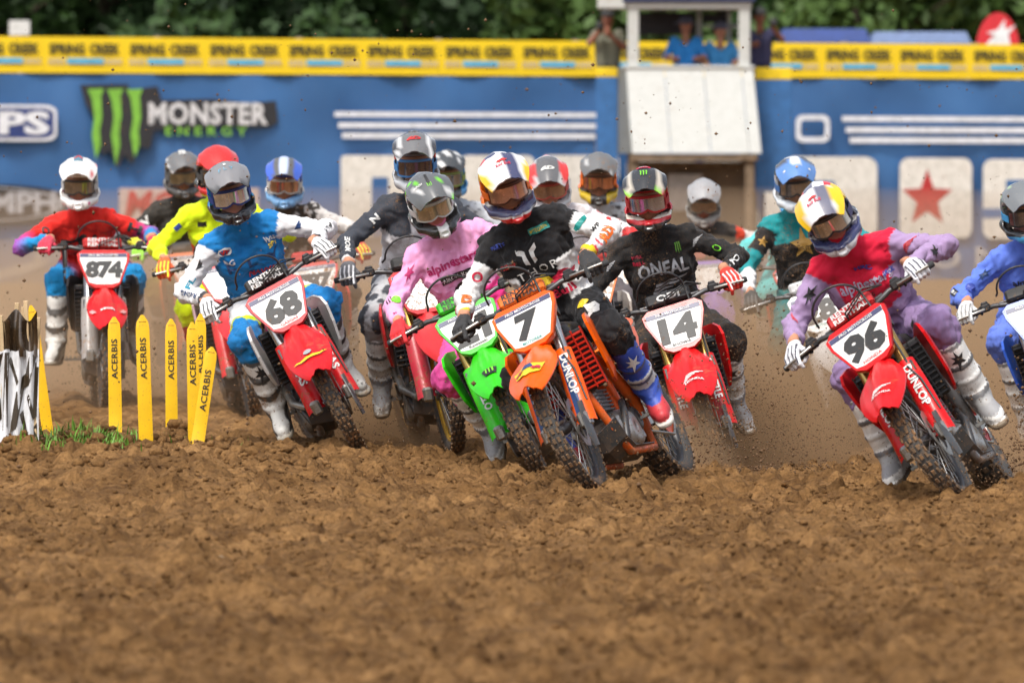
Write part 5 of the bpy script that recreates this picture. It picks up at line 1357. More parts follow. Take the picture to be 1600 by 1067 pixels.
def build_clods(dirt):
    rng = np.random.RandomState(3); pts = []
    n = 15000
    y = 18.5 + 22 * rng.rand(n) ** 1.0; x = (rng.rand(n) * 2 - 1) * (y * .085)
    r = .0035 + .017 * rng.rand(n) ** 5.
    k = 900; x2 = rng.normal(-1.75, .38, k); y2 = rng.normal(33.8, .6, k); r2 = .010 + .035 * rng.rand(k) ** 2.5
    k3 = 500; x3 = rng.normal(-2.1, .55, k3); y3 = rng.normal(32.4, .8, k3); r3 = .008 + .03 * rng.rand(k3) ** 2.5
    x = np.concatenate([x, x2, x3]); y = np.concatenate([y, y2, y3]); r = np.concatenate([r, r2, r3])
    z = ground_z(x, y); V = []; F = []
    for i in range(len(x)): V.append(lump(rng, r[i]) + np.array([x[i], y[i], z[i] + r[i] * .25])); F.append(LF + 12 * i)
    o = link('dirt_clods', np_mesh('dirt_clods', np.concatenate(V), np.concatenate(F), dirt, None, False)); tag(o, 'loose brown dirt clods lying on the churned track', 'dirt', None, 'stuff')
    n = 62000; y = 18.5 + 19 * rng.rand(n); x = (rng.rand(n) * 2 - 1) * (y * .083)
    keep = (fbm2(x * 2.2, y * 1.1, 3, 71) + rng.rand(n) * 1.1) > .30; x = x[keep]; y = y[keep]; n = len(x)
    r = .0035 + .0105 * rng.rand(n) ** 3; z = ground_z(x, y) + r * .4
    oc = np.array([(1, 0, 0), (-1, 0, 0), (0, 1, 0), (0, -1, 0), (0, 0, 1), (0, 0, -1)], float); of = np.array([(0, 2, 4), (2, 1, 4), (1, 3, 4), (3, 0, 4), (2, 0, 5), (1, 2, 5), (3, 1, 5), (0, 3, 5)])
    a = rng.rand(n) * 6.28; ca, sa = np.cos(a), np.sin(a); Q = oc[None] * rng.uniform(.5, 1.45, (n, 6, 1)); Q = np.stack([Q[..., 0] * ca[:, None] - Q[..., 1] * sa[:, None], Q[..., 0] * sa[:, None] + Q[..., 1] * ca[:, None], Q[..., 2] * .85 + .25 * Q[..., 0]], -1)
    W = np.stack([x, y, z], -1)[:, None] + Q * r[:, None, None]; FF = (of[None] + 6 * np.arange(n)[:, None, None]).reshape(-1, 3)
    o = link('dirt_crumbs', np_mesh('dirt_crumbs', W.reshape(-1, 3), FF, dirt, None, False)); tag(o, 'fine brown soil crumbs strewn over the track', 'dirt', None, 'stuff')
    st = mat('pale_stone', (.42, .33, .22), .85, 0, 0, bump=.3, bscale=40)
    for k, (X, Y, s, rr) in enumerate(((1190, 886, None, .022), (658, 792, None, .022), (410, 618, None, .035), (1120, 838, None, .010), (345, 880, None, .012))):
        s = (Y - HORIZ) / 1.41
        p = px(X, Y, s)
        if k == 2: p = Vector((-1.62, 35.4, 0))
        zz = float(ground_z(np.array([p.x]), np.array([p.y]))[0])
        me = np_mesh('stone', lump(np.random.RandomState(k), rr * 1.3), LF, st, None, False)
        so = link('stone', me); so.location = (p.x, p.y, zz + rr * .35)
        md = so.modifiers.new('soften', 'SUBSURF'); md.levels = 1; md.render_levels = 1
        tag(so, ['pale yellowish stone lying alone in the dirt in front of the bikes', 'grey stone on the flank of the dirt berm', 'square grey stone on the heap between the yellow markers', 'small pale pebble half sunk in the tyre ridge', 'small tan pebble on the near dirt'][k], 'stone')

def build_flying(dirt):
    rng = np.random.RandomState(11); P_ = []; Rr = []
    for c in RIDERS:
        p = px(*c['at']); th = R(c['yaw']); big = 1.9 if c.get('num') in ('14', '28') else 1.0
        n = int({'7': 1600, '96': 2600, '68': 2000, '14': 5200, '28': 5200, '21': 900}.get(c['num'], 900))
        jets = 7; jz = rng.uniform(12, 48, jets); ja = rng.normal(0, 9, jets); jv = rng.uniform(3.0, 6.5, jets); q = rng.randint(jets, size=n)
        ev = np.radians(jz[q] + rng.normal(0, 5, n)); az = np.radians(ja[q] + rng.normal(0, 4, n)); v = jv[q] * rng.uniform(.8, 1.2, n) * big ** .4; tm_ = rng.rand(n) ** .8 * .55
        ry = 1.6 + v * np.cos(ev) * tm_; lx = v * np.cos(ev) * np.sin(az) * tm_ + rng.normal(0, .035, n); hz = .06 + v * np.sin(ev) * tm_ - 4.9 * tm_ ** 2
        P_.append(np.stack([p.x + lx * math.cos(th) - ry * math.sin(th), p.y + lx * math.sin(th) + ry * math.cos(th), p.z + np.maximum(hz, 0.)], -1)); Rr.append(.0016 + .009 * rng.rand(n) ** 6)
        # spray coming off beside the wheel as well
        n2 = n // 2
        ry = rng.uniform(-.2, 1.6, n2); hz = np.abs(rng.normal(0, .28, n2)) * big ** .5; lx = rng.normal(0, .24, n2)
        P_.append(np.stack([p.x + lx * math.cos(th) - ry * math.sin(th), p.y + lx * math.sin(th) + ry * math.cos(th), p.z + hz], -1)); Rr.append(.002 + .005 * rng.rand(n2) ** 4)
    n = 2000; y = rng.uniform(30, 50, n); s = FPX / y
    x = (rng.uniform(-60, 1660, n) - 800) / s; z = .1 + rng.rand(n) ** 1.3 * 2.3
    P_.append(np.stack([x, y, z], -1)); Rr.append(.0022 + .0085 * rng.rand(n) ** 4.)
    # heavy spray hanging between number 14 and number 96
    n = 16000; X = rng.normal(1195, 80, n); Y = 740 - np.abs(rng.normal(0, 95, n)); s = rng.uniform(262, 315, n)
    C0 = np.stack([(X - 800) / s, FPX / s, CAMZ - (Y - HORIZ) / s], -1); sel = waves3(C0 * np.array([1, .25, 1]), .45, 7, 5) + rng.normal(0, .5, n) > .15; C0 = C0[sel]; n = len(C0)
    P_.append(C0); Rr.append(.0013 + .0045 * rng.rand(n) ** 5)
    C = np.concatenate(P_); r = np.concatenate(Rr)
    ok = C[:, 2] > -.2; C = C[ok]; r = r[ok]; n = len(C)
    oc = np.array([(1, 0, 0), (-1, 0, 0), (0, 1, 0), (0, -1, 0), (0, 0, 1), (0, 0, -1)], float)
    of = np.array([(0, 2, 4), (2, 1, 4), (1, 3, 4), (3, 0, 4), (2, 0, 5), (1, 2, 5), (3, 1, 5), (0, 3, 5)])
    V = C[:, None, :] + oc[None] * r[:, None, None] * rng.uniform(.5, 1.5, (n, 6, 1)); F = (of[None] + 6 * np.arange(n)[:, None, None]).reshape(-1, 3)
    o = link('flying_dirt', np_mesh('flying_dirt', V.reshape(-1, 3), F, mat('flung_dirt', (.15, .082, .038), .95, var=.2), None, False)); tag(o, 'brown dirt flung into the air by the wheels', 'dirt', None, 'stuff')

def dust_mat(dens, col=(.78, .56, .36)):
    m = bpy.data.materials.new('dust_air'); m.use_nodes = True; N = m.node_tree.nodes; L = m.node_tree.links
    N.remove(N['Principled BSDF']); v = N.new('ShaderNodeVolumePrincipled'); v.inputs['Color'].default_value = (*col, 1); v.inputs['Anisotropy'].default_value = .25
    if dens < .2: v.inputs['Density'].default_value = dens
    else:            # plumes thin out towards their edges, in billows
        tc = N.new('ShaderNodeTexCoord'); mp = N.new('ShaderNodeMapping'); mp.inputs['Location'].default_value = (-1, -1, -1); mp.inputs['Scale'].default_value = (2, 2, 2); L.new(tc.outputs['Generated'], mp.inputs[0])
        ln_ = N.new('ShaderNodeVectorMath'); ln_.operation = 'LENGTH'; L.new(mp.outputs[0], ln_.inputs[0])
        nz = N.new('ShaderNodeTexNoise'); nz.inputs['Scale'].default_value = 2.2; nz.inputs['Detail'].default_value = 2.; L.new(tc.outputs['Object'], nz.inputs['Vector'])
        ad = N.new('ShaderNodeMath'); ad.operation = 'MULTIPLY_ADD'; ad.inputs[1].default_value = .9; L.new(nz.outputs[0], ad.inputs[0]); L.new(ln_.outputs['Value'], ad.inputs[2])
        mr = N.new('ShaderNodeMapRange'); mr.interpolation_type = 'SMOOTHSTEP'; mr.inputs[1].default_value = .45; mr.inputs[2].default_value = 1.40; mr.inputs[3].default_value = dens * 2.6; mr.inputs[4].default_value = 0.; L.new(ad.outputs[0], mr.inputs[0]); L.new(mr.outputs[0], v.inputs['Density'])
    L.new(v.outputs[0], N['Material Output'].inputs['Volume']); return m
def build_dust():
    for (c, r, d, lb) in (((1.34, 38.8, .05), (1.05, 2.4, .85), 1.1, 'thick low dust cloud hanging between number 14 and number 28'),
                      ((-.2, 46.5, .15), (4.2, 4.5, 1.05), .16, 'broad dust haze behind the middle of the pack'),
                      ((3.2, 41.5, .05), (1.9, 4.0, .95), .40, 'dust cloud trailing the blue rider'),
                      ((-2.9, 51.5, .15), (3.4, 4.5, .95), .18, 'dust haze behind the red and the neon riders'),
                      ((0, 86, .0), (24, 20, 1.5), .017, 'dust drifting along the foot of the blue banner'),
                      ((-.75, 39.2, .02), (.75, 2.0, .65), 1.1, 'dust plume behind number 68'),
                      ((.72, 36.0, -.02), (.6, 1.7, .48), 1.3, 'dust plume thrown up behind number 7'),
                      ((2.45, 34.9, -.02), (.55, 1.6, .48), .9, 'dust plume thrown up behind number 96')):
        b = MB(); b.ell((0, 0, 0), r, 0, 28, 16); o = b.obj('dust_cloud', dust_mat(d) if d < .2 else dust_mat(d, (.64, .43, .25))); o.location = c; tag(o, lb, 'dust', None, 'stuff')

# ------------------------------------------------------------------ grass, markers, stake bundle
def build_grass():
    rng = np.random.RandomState(5); V = []; F = []; C = []
    n = 700
    for i in range(n):
        x = rng.normal(-2.08, .14); y = rng.normal(33.3, .26)
        if i % 12 == 0: x = rng.normal(-1.95, .35); y = rng.normal(34.2, .8)
        if x < -2.6: continue
        z = float(ground_z(np.array([x]), np.array([y]))[0])
        h = rng.uniform(.03, .085) * (1.5 if rng.rand() < .08 else 1); a = rng.uniform(0, 6.28); w = rng.uniform(.0025, .006); ln = rng.uniform(.1, .8) * h
        d = np.array([math.cos(a), math.sin(a), 0]); s = np.array([-d[1], d[0], 0]) * w; b = np.array([x, y, z - .01])
        k = len(V)
        V += [b - s, b + s, b + d * ln * .35 + s * .8 + [0, 0, h * .6], b + d * ln * .35 - s * .8 + [0, 0, h * .6], b + d * ln + [0, 0, h]]
        F += [(k, k + 1, k + 2), (k, k + 2, k + 3), (k + 3, k + 2, k + 4)]
    g = mat('grass_blade', (.14, .30, .03), .6, var=.25)
    o = link('grass', np_mesh('grass', np.array(V), np.array(F), g, None, False)); tag(o, 'patch of short bright green grass on the berm', 'grass', None, 'stuff')

def build_markers():
    ym = mat('marker_plastic', (.80, .47, .004), .42, 0, .18, var=.08); ink = mat('marker_print', (.03, .025, .015), .6)
    base = mat('marker_foot', (.06, .05, .04), .8, 0, .5)
    data = [(178, 495, 180, 640, 13, 312, 4, 'yellow track marker leaning slightly, in front of number 874'), (222, 492, 228, 690, 14, 322, 0, 'tallest yellow track marker standing in the grass'), (267, 498, 268, 650, 12, 305, 0, 'upright yellow track marker beside the square stone'), (300, 503, 303, 672, 12, 318, 0, 'yellow track marker pressed against the back of another one'), (313, 490, 312, 640, 12, 303, 3, 'yellow track marker standing behind the pair of crossing ones'), (331, 542, 310, 683, 13, 326, -9, 'yellow track marker tilted across its two neighbours'), (48, 477, 66, 612, 11, 285, 5, 'yellow track marker behind the striped stake bundle')]
    for (xt, yt, xb, yb, hw, s, _, lb) in data:
        pb = px(xb, yb, s); pt = px(xt, yt, s)
        gz = float(ground_z(np.array([pb.x]), np.array([pb.y]))[0])
        H_ = (pt - pb).length; up = (pt - pb).normalized()
        pb2 = pb + up * ((min(gz, pb.z) - .05 - pb.z) / max(up.z, .3)); H2 = (pt - pb2).length
        w = hw * .80 / s
        X = Vector((1, 0, 0)); X = (X - up * X.dot(up)).normalized(); Nn = X.cross(up)
        M = Matrix((X, -Nn, up)).transposed().to_4x4(); M.translation = pb2
        rt = empty('track_marker', M); tag(rt, lb, 'marker', 'yellow track markers on the inside of the corner')
        rows = []
        for i in range(22):
            t = i / 21; z = H2 * t
            ww = w * (1 - .05 * t) if t < .90 else w * .95 * math.sqrt(max(1 - ((t - .90) / .102) ** 2, .02))
            if t < .10: ww = w * .82
            bow = .012 * math.sin(t * 3.1) + .05 * (1 - t) ** 6 * (1 if hw == 13 else 0)
            rows.append([Vector((ww * j / 4, -.004 * (1 - (j / 4) ** 2) - bow, z)) for j in range(-4, 5)])
        b = MB(); b.sheet(rows, Vector((0, .006, 0)), 0); bo = b.obj('blade', ym, rt)
        b = MB(); b.tube([Vector((-w * .5, -.006, H2 * .955)), Vector((w * .5, -.006, H2 * .955))], .002, 5, 0); b.obj('crease', mat('marker_crease', (.55, .28, .01), .5), bo)
        bv = BVHTree.FromPolygons([v.co.copy() for v in bo.data.vertices], [tuple(q.vertices) for q in bo.data.polygons])
        decal('lettering', fit(text2('ACERBIS', .02, 0, 1.05), .20, .030), Vector((0, -.03, H2 - .21)), Vector((0, 0, 1)), Vector((-1, 0, 0)), ink, bo, bv, .03, .003)
        b = MB(); b.tube([Vector((0, .01, -.03)), Vector((0, .01, .02))], [.03, .024], 8, 0); b.obj('foot', base, rt)

def build_bundle():
    rt = empty('stake_bundle', None, px(28, 697, 322)); rt.location.z = float(ground_z(np.array([rt.location.x]), np.array([rt.location.y]))[0])
    tag(rt, 'bundle of wooden stakes wrapped in a black and white striped banner', 'stakes')
    s = 322.; top = .61; wd = mat('stake_wood', (.58, .42, .24), .75, 0, .05, bump=.2, bscale=30)
    for (x, z, y) in ((-20, .62, 0), (-11, .68, .05), (18, .69, .02), (12, .66, .05), (26, .61, .0), (22, .59, .06)):
        b = MB(); q = (x + 0) / s; b.box((-.011, -.011, -.05), (.011, .011, z - .02), 0, Matrix.Translation((q, y, 0)) @ Matrix.Rotation(.04 * math.sin(x), 4, 'Y'), .003); b.obj('stake', wd, rt)
    m = mat('banner_cloth_white', (.74, .75, .78), .55, 0, .06)
    rows = []
    for i in range(16):
        z = -.03 + .46 * i / 15
        rows.append([Vector(((-70 + 103 * j / 30) / s, -.03 + .022 * math.sin(j * 1.15 + .4 * math.sin(i * .4)) + .01 * math.sin(j * .5 + i * .3), z + .006 * math.sin(j * .9))) for j in range(31)])
    b = MB(); b.sheet(rows, Vector((0, .003, 0)), 0); sb_ = b.obj('striped_banner', m, rt)
    bv = BVHTree.FromPolygons([v.co.copy() for v in sb_.data.vertices], [tuple(q.vertices) for q in sb_.data.polygons])
    shards = []
    for (x, z, w, h, k) in ((-58, .30, 9, .20, 6), (-50, .10, 7, .22, -6), (-34, .34, 8, .16, 8), (-30, .14, 9, .12, -2), (-18, .25, 5, .42, 3), (-6, .33, 8, .14, -9), (-2, .14, 7, .22, 8), (8, .27, 6, .10, 2), (10, .07, 8, .14, -6), (18, .33, 7, .18, 9), (20, .16, 6, .12, -5), (28, .24, 5, .30, 3), (27, .04, 6, .08, 0), (-44, .22, 6, .10, 5)):
        shards.append([((x - w / 2 - k) / s, z - h / 2), ((x + w / 2 - k * .4) / s, z - h / 2 + .02), ((x + w / 2 + k) / s, z + h / 2), ((x - w / 2 + k * .5) / s, z + h / 2 - .02)])
    for sh_ in shards: decal('dark_shard', poly2(sh_), Vector((0, -.08, 0)), Vector((1, 0, 0)), Vector((0, 0, 1)), mat('banner_shard', (.05, .035, .02), .4), sb_, bv, .02, .003)
    rows = []
    for i in range(12):
        t = i / 11; z = .40 + .20 * t
        rows.append([Vector(((-70 + 101 * j / 30) / s, -.022 + .024 * math.sin(j * 1.0 + 1) + .02 * math.sin(j * .45 + i * .35), z - .03 * math.sin(j * .55) * t)) for j in range(31)])
    b = MB(); b.sheet(rows, Vector((0, .003, 0)), 0); b.obj('dark_film', mat('dark_film', (.07, .045, .026), .16, .3, .1, coat=.6, var=.3), rt)

# ------------------------------------------------------------------ banner wall
WS = lambda X: 101.0 - 5.5 * X / 1600.0                    # scale along the wall: it recedes to the right
def wp(X, Y, f=0.):
    p = px(X, Y, WS(X)); return Vector((p.x, p.y - f, p.z))
def build_wall():
    xl, xr = -1150, 2700
    bl = bpy.data.materials.new('banner_blue'); bl.use_nodes = True; N = bl.node_tree.nodes; L = bl.node_tree.links; bs = N['Principled BSDF']
    tc = N.new('ShaderNodeTexCoord'); n = N.new('ShaderNodeTexNoise'); n.inputs['Scale'].default_value = .9; n.inputs['Detail'].default_value = 5.; L.new(tc.outputs['Object'], n.inputs[0])
    cr = N.new('ShaderNodeValToRGB'); L.new(n.outputs[0], cr.inputs[0]); e = cr.color_ramp.elements; e[0].position = .3; e[0].color = (.028, .096, .245, 1); e[1].position = .7; e[1].color = (.040, .134, .32, 1)
    L.new(cr.outputs[0], bs.inputs['Base Color']); bs.inputs['Roughness'].default_value = .6
    p0 = wp(xl, 120); p1 = wp(xr, 120); d = (p1 - p0); d.z = 0; Lw = d.length; d.normalize()
    nrm = Vector((d.y, -d.x, 0)); nrm = nrm if nrm.y < 0 else -nrm
    M = Matrix((d, -nrm, Vector((0, 0, 1)))).transposed().to_4x4(); M.translation = Vector((p0.x, p0.y, 0))
    Mi = M.inverted()
    def loc(X, Y):
        # the point where the pixel's ray meets the wall, in wall space
        o = Mi @ cam_ob.location; t = Mi @ px(X, Y, 100.); k = o.y / (o.y - t.y); return o + (t - o) * k
    wall = empty('banner_wall', M); tag(wall, 'long blue printed fabric banner stretched along the track edge', 'banner')
    ztop = loc(800, 121).z; n = 232
    rng = np.random.RandomState(2); rows = []
    for i in range(14):
        z = -.4 + (ztop + .4) * i / 13
        rows.append([Vector((Lw * j / n, -.02 + .07 * math.sin(j * .9 + i * .75) * math.sin(j * .23) + .025 * math.sin(j * .37 - i * .8), z)) for j in range(n + 1)])
    b = MB(); b.sheet(rows, Vector((0, .02, 0)), 0); fab = b.obj('blue_fabric', bl, wall)
    post = mat('wall_post', (.25, .22, .18), .8)
    for k in range(0, 19):
        b = MB(); b.box((-.05, .10, -.5), (.05, .20, 3.85), 0, Matrix.Translation((Lw * k / 18, 0, 0)), .01); b.obj('post', post, wall)
    cream = mat('banner_cream', (.74, .71, .65), .65, 0, .12, mscale=8); wht = mat('banner_white', (.74, .76, .80), .65, 0, .06); navy = mat('banner_navy', (.025, .045, .18), .65); blk = mat('banner_black', (.022, .022, .026), .65, 0, .08, mscale=6); grn = mat('banner_green', (.20, .48, .05), .65); gryt = mat('banner_grey', (.42, .42, .44), .65); rdm = mat('banner_red', (.48, .03, .03), .65, 0, .15, mscale=8)
    def put(name, g, X0, Y0, X1, Y1, m, layer=1):
        a = loc(X0, Y0); c = loc(X1, Y1); w = c.x - a.x; h = a.z - c.z
        decal(name, fit(g, w, h), Vector(((a.x + c.x) / 2, -.135 - .006 * layer, (a.z + c.z) / 2)), Vector((1, 0, 0)), Vector((0, 0, 1)), m, fab, None, off=0)
    # stripes
    for (xa, xb, ys_) in ((518, 1010, (175, 192, 208)), (1310, 1760, (182, 199, 215))):
        for k, y in enumerate(ys_): put('stripe', rect(), xa + k * 6, y, xb, y + 10, wht)
    ro = rrect2(1.2, 1., .25)[0]; ri = rrect2(.86, .62, .14)[0]; nn = len(ro)
    put('ring', ([*ro, *ri], [(i, (i + 1) % nn, nn + (i + 1) % nn, nn + i) for i in range(nn)]), 1238, 180, 1291, 223, wht)
    # big cream letters: M O T O C R O S S built from blocks
    def block(X0, X1, holes=(), Y0=243, Y1=370, star=None, rad=.22):
        put('letter', poly2(rrect2(1., 1., .12 * rad / .22)[0]), X0, Y0, X1, Y1, cream, 1)
        for (a, c, d_, e_) in holes: put('letter_gap', poly2(rrect2(1., 1., .05)[0]), X0 + (X1 - X0) * a, Y0 + (Y1 - Y0) * c, X0 + (X1 - X0) * d_, Y0 + (Y1 - Y0) * e_, bl, 2)
    block(528, 700, ((.28, .27, .43, 1.0), (.60, .27, .75, 1.0)), rad=.08)
    block(712, 832, ((.33, .33, .67, .70),)); block(844, 962, ((.0, .28, .34, 1.), (.66, .28, 1., 1.)), rad=.08); block(974, 1084, ((.33, .33, .67, .70),)); block(1092, 1180, ((.38, .33, 1., .68),))
    block(1190, 1365, ((.36, .30, .62, .46), (.40, .66, .56, 1.)), 245, 371); block(1400, 1513, (), 247, 372); block(1530, 1650, ((.30, .26, 1., .38), (.0, .62, .70, .74)), 249, 373); block(1662, 1780, ((.30, .26, 1., .38), (.0, .62, .70, .74)), 249, 373)
    put('star', star2(5, .42), 1404, 264, 1482, 348, rdm, 2)
    put('lettering', text2('C H A M P I O N S H I P', .03), 1100, 386, 1760, 418, gryt)
    # left: outlined letters, dark energy panel, oval and red lettering
    put('outline_plate', poly2(rrect2(1.6, 1., .2)[0]), -70, 164, 85, 221, wht); put('outline_field', poly2(rrect2(1.6, 1., .2)[0]), -66, 169, 80, 216, navy, 2); put('lettering', text2('PS', .06), -6, 174, 74, 211, wht, 3)
    put('dark_panel', poly2([(-1, .98), (-.52, 1.), (-.5, .86), (-.22, .96), (-.18, .62), (.35, .66), (.7, .56), (.98, .62), (1., .1), (.92, -.02), (.4, .0), (.3, -.08), (-.25, -.1), (-.3, -.55), (-.42, -.5), (-.47, -.95), (-.56, -.7), (-.62, -1.), (-.7, -.6), (-.78, -.7), (-.86, .2), (-.94, .5)]), 121, 132, 430, 262, blk, 1)
    put('claw_mark', claws2(), 133, 139, 219, 260, grn, 2)
    put('lettering', text2('MONSTER', .05, 0, 1.05), 228, 160, 414, 196, mat('banner_pale', (.62, .62, .63), .65), 2); put('lettering', text2('ENERGY', .03, 0, 1.6), 254, 198, 382, 213, grn, 2)
    ov = poly2([(math.cos(2 * math.pi * i / 36), math.copysign(abs(math.sin(2 * math.pi * i / 36)) ** .6, math.sin(2 * math.pi * i / 36))) for i in range(36)])
    put('oval', ov, -160, 288, 102, 350, blk, 1); put('oval_line', ring2(.93, 1., 1.), -154, 292, 96, 346, gryt, 2); put('lettering', text2('TRIUMPH', .06), -138, 300, 84, 334, gryt, 2)
    put('pale_plate', rect(), 182, 294, 400, 346, mat('banner_pink', (.55, .42, .38), .65), 1); put('lettering', text2('MOTO', .05, .2), 190, 298, 350, 341, rdm, 2)
    put('white_swoosh', poly2([(-1, -1), (-.3, -.2), (.5, .2), (.6, 1), (.72, .3), (1, .4), (.7, -.1), (.3, -.5), (-.4, -.8)]), -40, 388, 78, 440, gryt, 1)
    # yellow strip along the top: one printed panel after another
    ye = mat('banner_yellow', (.80, .56, .006), .7, var=.03); bk = mat('banner_ink', (.05, .045, .015), .65); sky_ = mat('banner_sky', (.10, .42, .66), .65)
    strip = empty('banner_strip', M); tag(strip, 'yellow banner strip with repeated dark lettering above the blue banner', 'banner')
    z0 = loc(800, 119).z; z1 = loc(800, 64).z; pitch = loc(196, 90).x - loc(70, 90).x; xs0 = loc(70, 90).x - .04
    k0 = int((0 - xs0) / pitch) - 1; h = z1 - z0
    chk = []
    for r_ in range(3):
        for q in range(9):
            if (r_ + q) % 2 == 0: chk.append([(q / 9 * 2 - 1, r_ / 3 * 2 - 1), ((q + 1) / 9 * 2 - 1, r_ / 3 * 2 - 1), ((q + 1) / 9 * 2 - 1, (r_ + 1) / 3 * 2 - 1), (q / 9 * 2 - 1, (r_ + 1) / 3 * 2 - 1)])
    chk = poly2(*chk)
    k = k0
    while xs0 + k * pitch < Lw:
        x0 = xs0 + k * pitch; rows = []
        for i in range(5):
            rows.append([Vector((x0 + pitch * j / 10 * .997, -.05 - .003 * math.sin(j * .63 + i * .7 + k), z0 + h * i / 4)) for j in range(11)])
        b = MB(); b.sheet(rows, Vector((0, .006, 0)), 0); pn = b.obj('banner_panel', ye, strip)
        for nm, g, w, hh, dx, dz, mm in (('lettering', text2('SPRING', .06), .44, .30, .29, .67, bk), ('lettering', text2('CREEK', .06), .38, .30, .76, .67, bk), ('colour_bar', rect(), .46, .15, .52, .33, sky_), ('checker', chk, .20, .17, .16, .32, mat('banner_checker', (.45, .44, .40), .65)), ('checker', chk, .20, .15, .87, .32, mat('banner_checker', (.45, .44, .40), .65))):
            decal(nm, fit(g, w * pitch, hh * h), Vector((x0 + dx * pitch, -.075, z0 + dz * h)), Vector((1, 0, 0)), Vector((0, 0, 1)), mm, pn, None, off=0)
        k += 1
    return M, loc

def far_person(name, loc_, label, shirt, trouser, skin, hat, pose, hold=None, face=0.):
    """a standing person far behind the track; pose gives elbow and hand points (x, y, z) for both arms"""
    prims = []; g = []
    def a(gr, p, q, r1, r2): prims.append((p, q, r1, r2)); g.append(gr)
    for sx in (-1, 1):
        a(1, (sx * .09, 0, .92), (sx * .10, .01, .50), .085, .06); a(1, (sx * .10, .01, .50), (sx * .10, .02, .08), .06, .045); a(3, (sx * .10, .03, .05), (sx * .11, -.12, .035), .045, .04)
        a(0, (sx * .08, 0, .95), (sx * .09, 0, 1.25), .11, .115); a(0, (sx * .09, 0, 1.25), (sx * .16, 0, 1.40), .11, .07)
        e, h = pose[0 if sx < 0 else 1]
        a(0, (sx * .19, 0, 1.40), e, .06, .048); a(2, e, h, .045, .035); a(2, h, (h[0], h[1] - .05, h[2] + .03), .038, .03)
        for q in range(4): a(2, (h[0] + (q - 1.5) * .018, h[1] - .04, h[2] + .03), (h[0] + (q - 1.5) * .02, h[1] - .09, h[2] + .04), .011, .009)
    a(2, (0, .01, 1.42), (0, 0, 1.55), .055, .055); a(2, (0, 0, 1.66), (0, -.02, 1.60), .098, .08); a(2, (0, -.10, 1.64), (0, -.115, 1.61), .014, .018)
    def fn(P):
        d = None
        for (p, q, r1, r2) in prims:
            z, _ = seg(P, p, q, r1, r2); d = z if d is None else smin(d, z, .025)
        return d
    A = np.array([[p[0], p[1]] for p in prims]); V, F = surface_nets(fn, A.min((0, 1)) - .14, A.max((0, 1)) + .14, .022)
    best = np.full(len(V), 9.); gr = np.zeros(len(V), int)
    for (p, q, r1, r2), gg in zip(prims, g):
        z, _ = seg(V, p, q, r1, r2); m = z < best; best[m] = z[m]; gr[m] = gg
    col = np.array([shirt, trouser, skin, (.03, .03, .03)])[gr]
    eye = (np.abs(np.abs(V[:, 0]) - .035) < .014) & (V[:, 1] < -.07) & (np.abs(V[:, 2] - 1.665) < .014); col[eye] = (.03, .02, .02)
    mo = (np.abs(V[:, 0]) < .03) & (V[:, 1] < -.06) & (np.abs(V[:, 2] - 1.575) < .010); col[mo] = (.25, .08, .07)
    rt = empty('person', Matrix.Translation(loc_) @ Matrix.Rotation(R(face), 4, 'Z')); tag(rt, label, 'person', 'people on the tower')
    link('body', np_mesh('body', V, F, mat('far_clothes', rough=.85, attr=True, var=.08), col), rt)
    b = MB(); b.ell((0, .005, 1.70), (.112, .122, .085), 0, 14, 8)
    rows = [[Vector((.10 * math.sin(t_), -.10 * math.cos(t_) * (1 + u * .75) + .0, 1.69 - .02 * u)) for t_ in [(-1.2 + 2.4 * q / 8) for q in range(9)]] for u in (0, 1)]
    b.sheet(rows, Vector((0, 0, -.006)), 0); b.obj('cap' if hat[1] == 'cap' else 'sun_hat', mat('hat_%s' % label.split()[-1], hat[0], .8), rt)
    if hat[1] != 'cap':
        b = MB(); b.lathe_x([(0, .10), (-.02, .19), (-.026, .19), (-.006, .10)], 20, 0); o = b.obj('hat_brim', mat('hat_%s' % label.split()[-1], hat[0], .8), rt, Matrix.Translation((0, 0, 1.69)) @ Matrix.Rotation(R(-90), 4, 'Y'))
    return rt
def camera_thing(loc_, label):
    rt = empty('video_camera', None, loc_); tag(rt, label, 'camera'); k = mat('camera_black', (.02, .02, .022), .5)
    b = MB(); b.box((-.06, -.10, -.05), (.06, .12, .06), 0, None, .015); b.obj('camera_body', k, rt)
    b = MB(); b.lathe_x([(0, .001), (0, .045), (.12, .05), (.16, .06), (.16, .001)], 18, 0); b.obj('lens', k, rt, Matrix.Rotation(R(-90), 4, 'Z') @ Matrix.Translation((.09, 0, 0)))
    b = MB(); b.box((-.012, -.06, .06), (.012, .06, .12), 0, None, .005); b.obj('handle', k, rt)

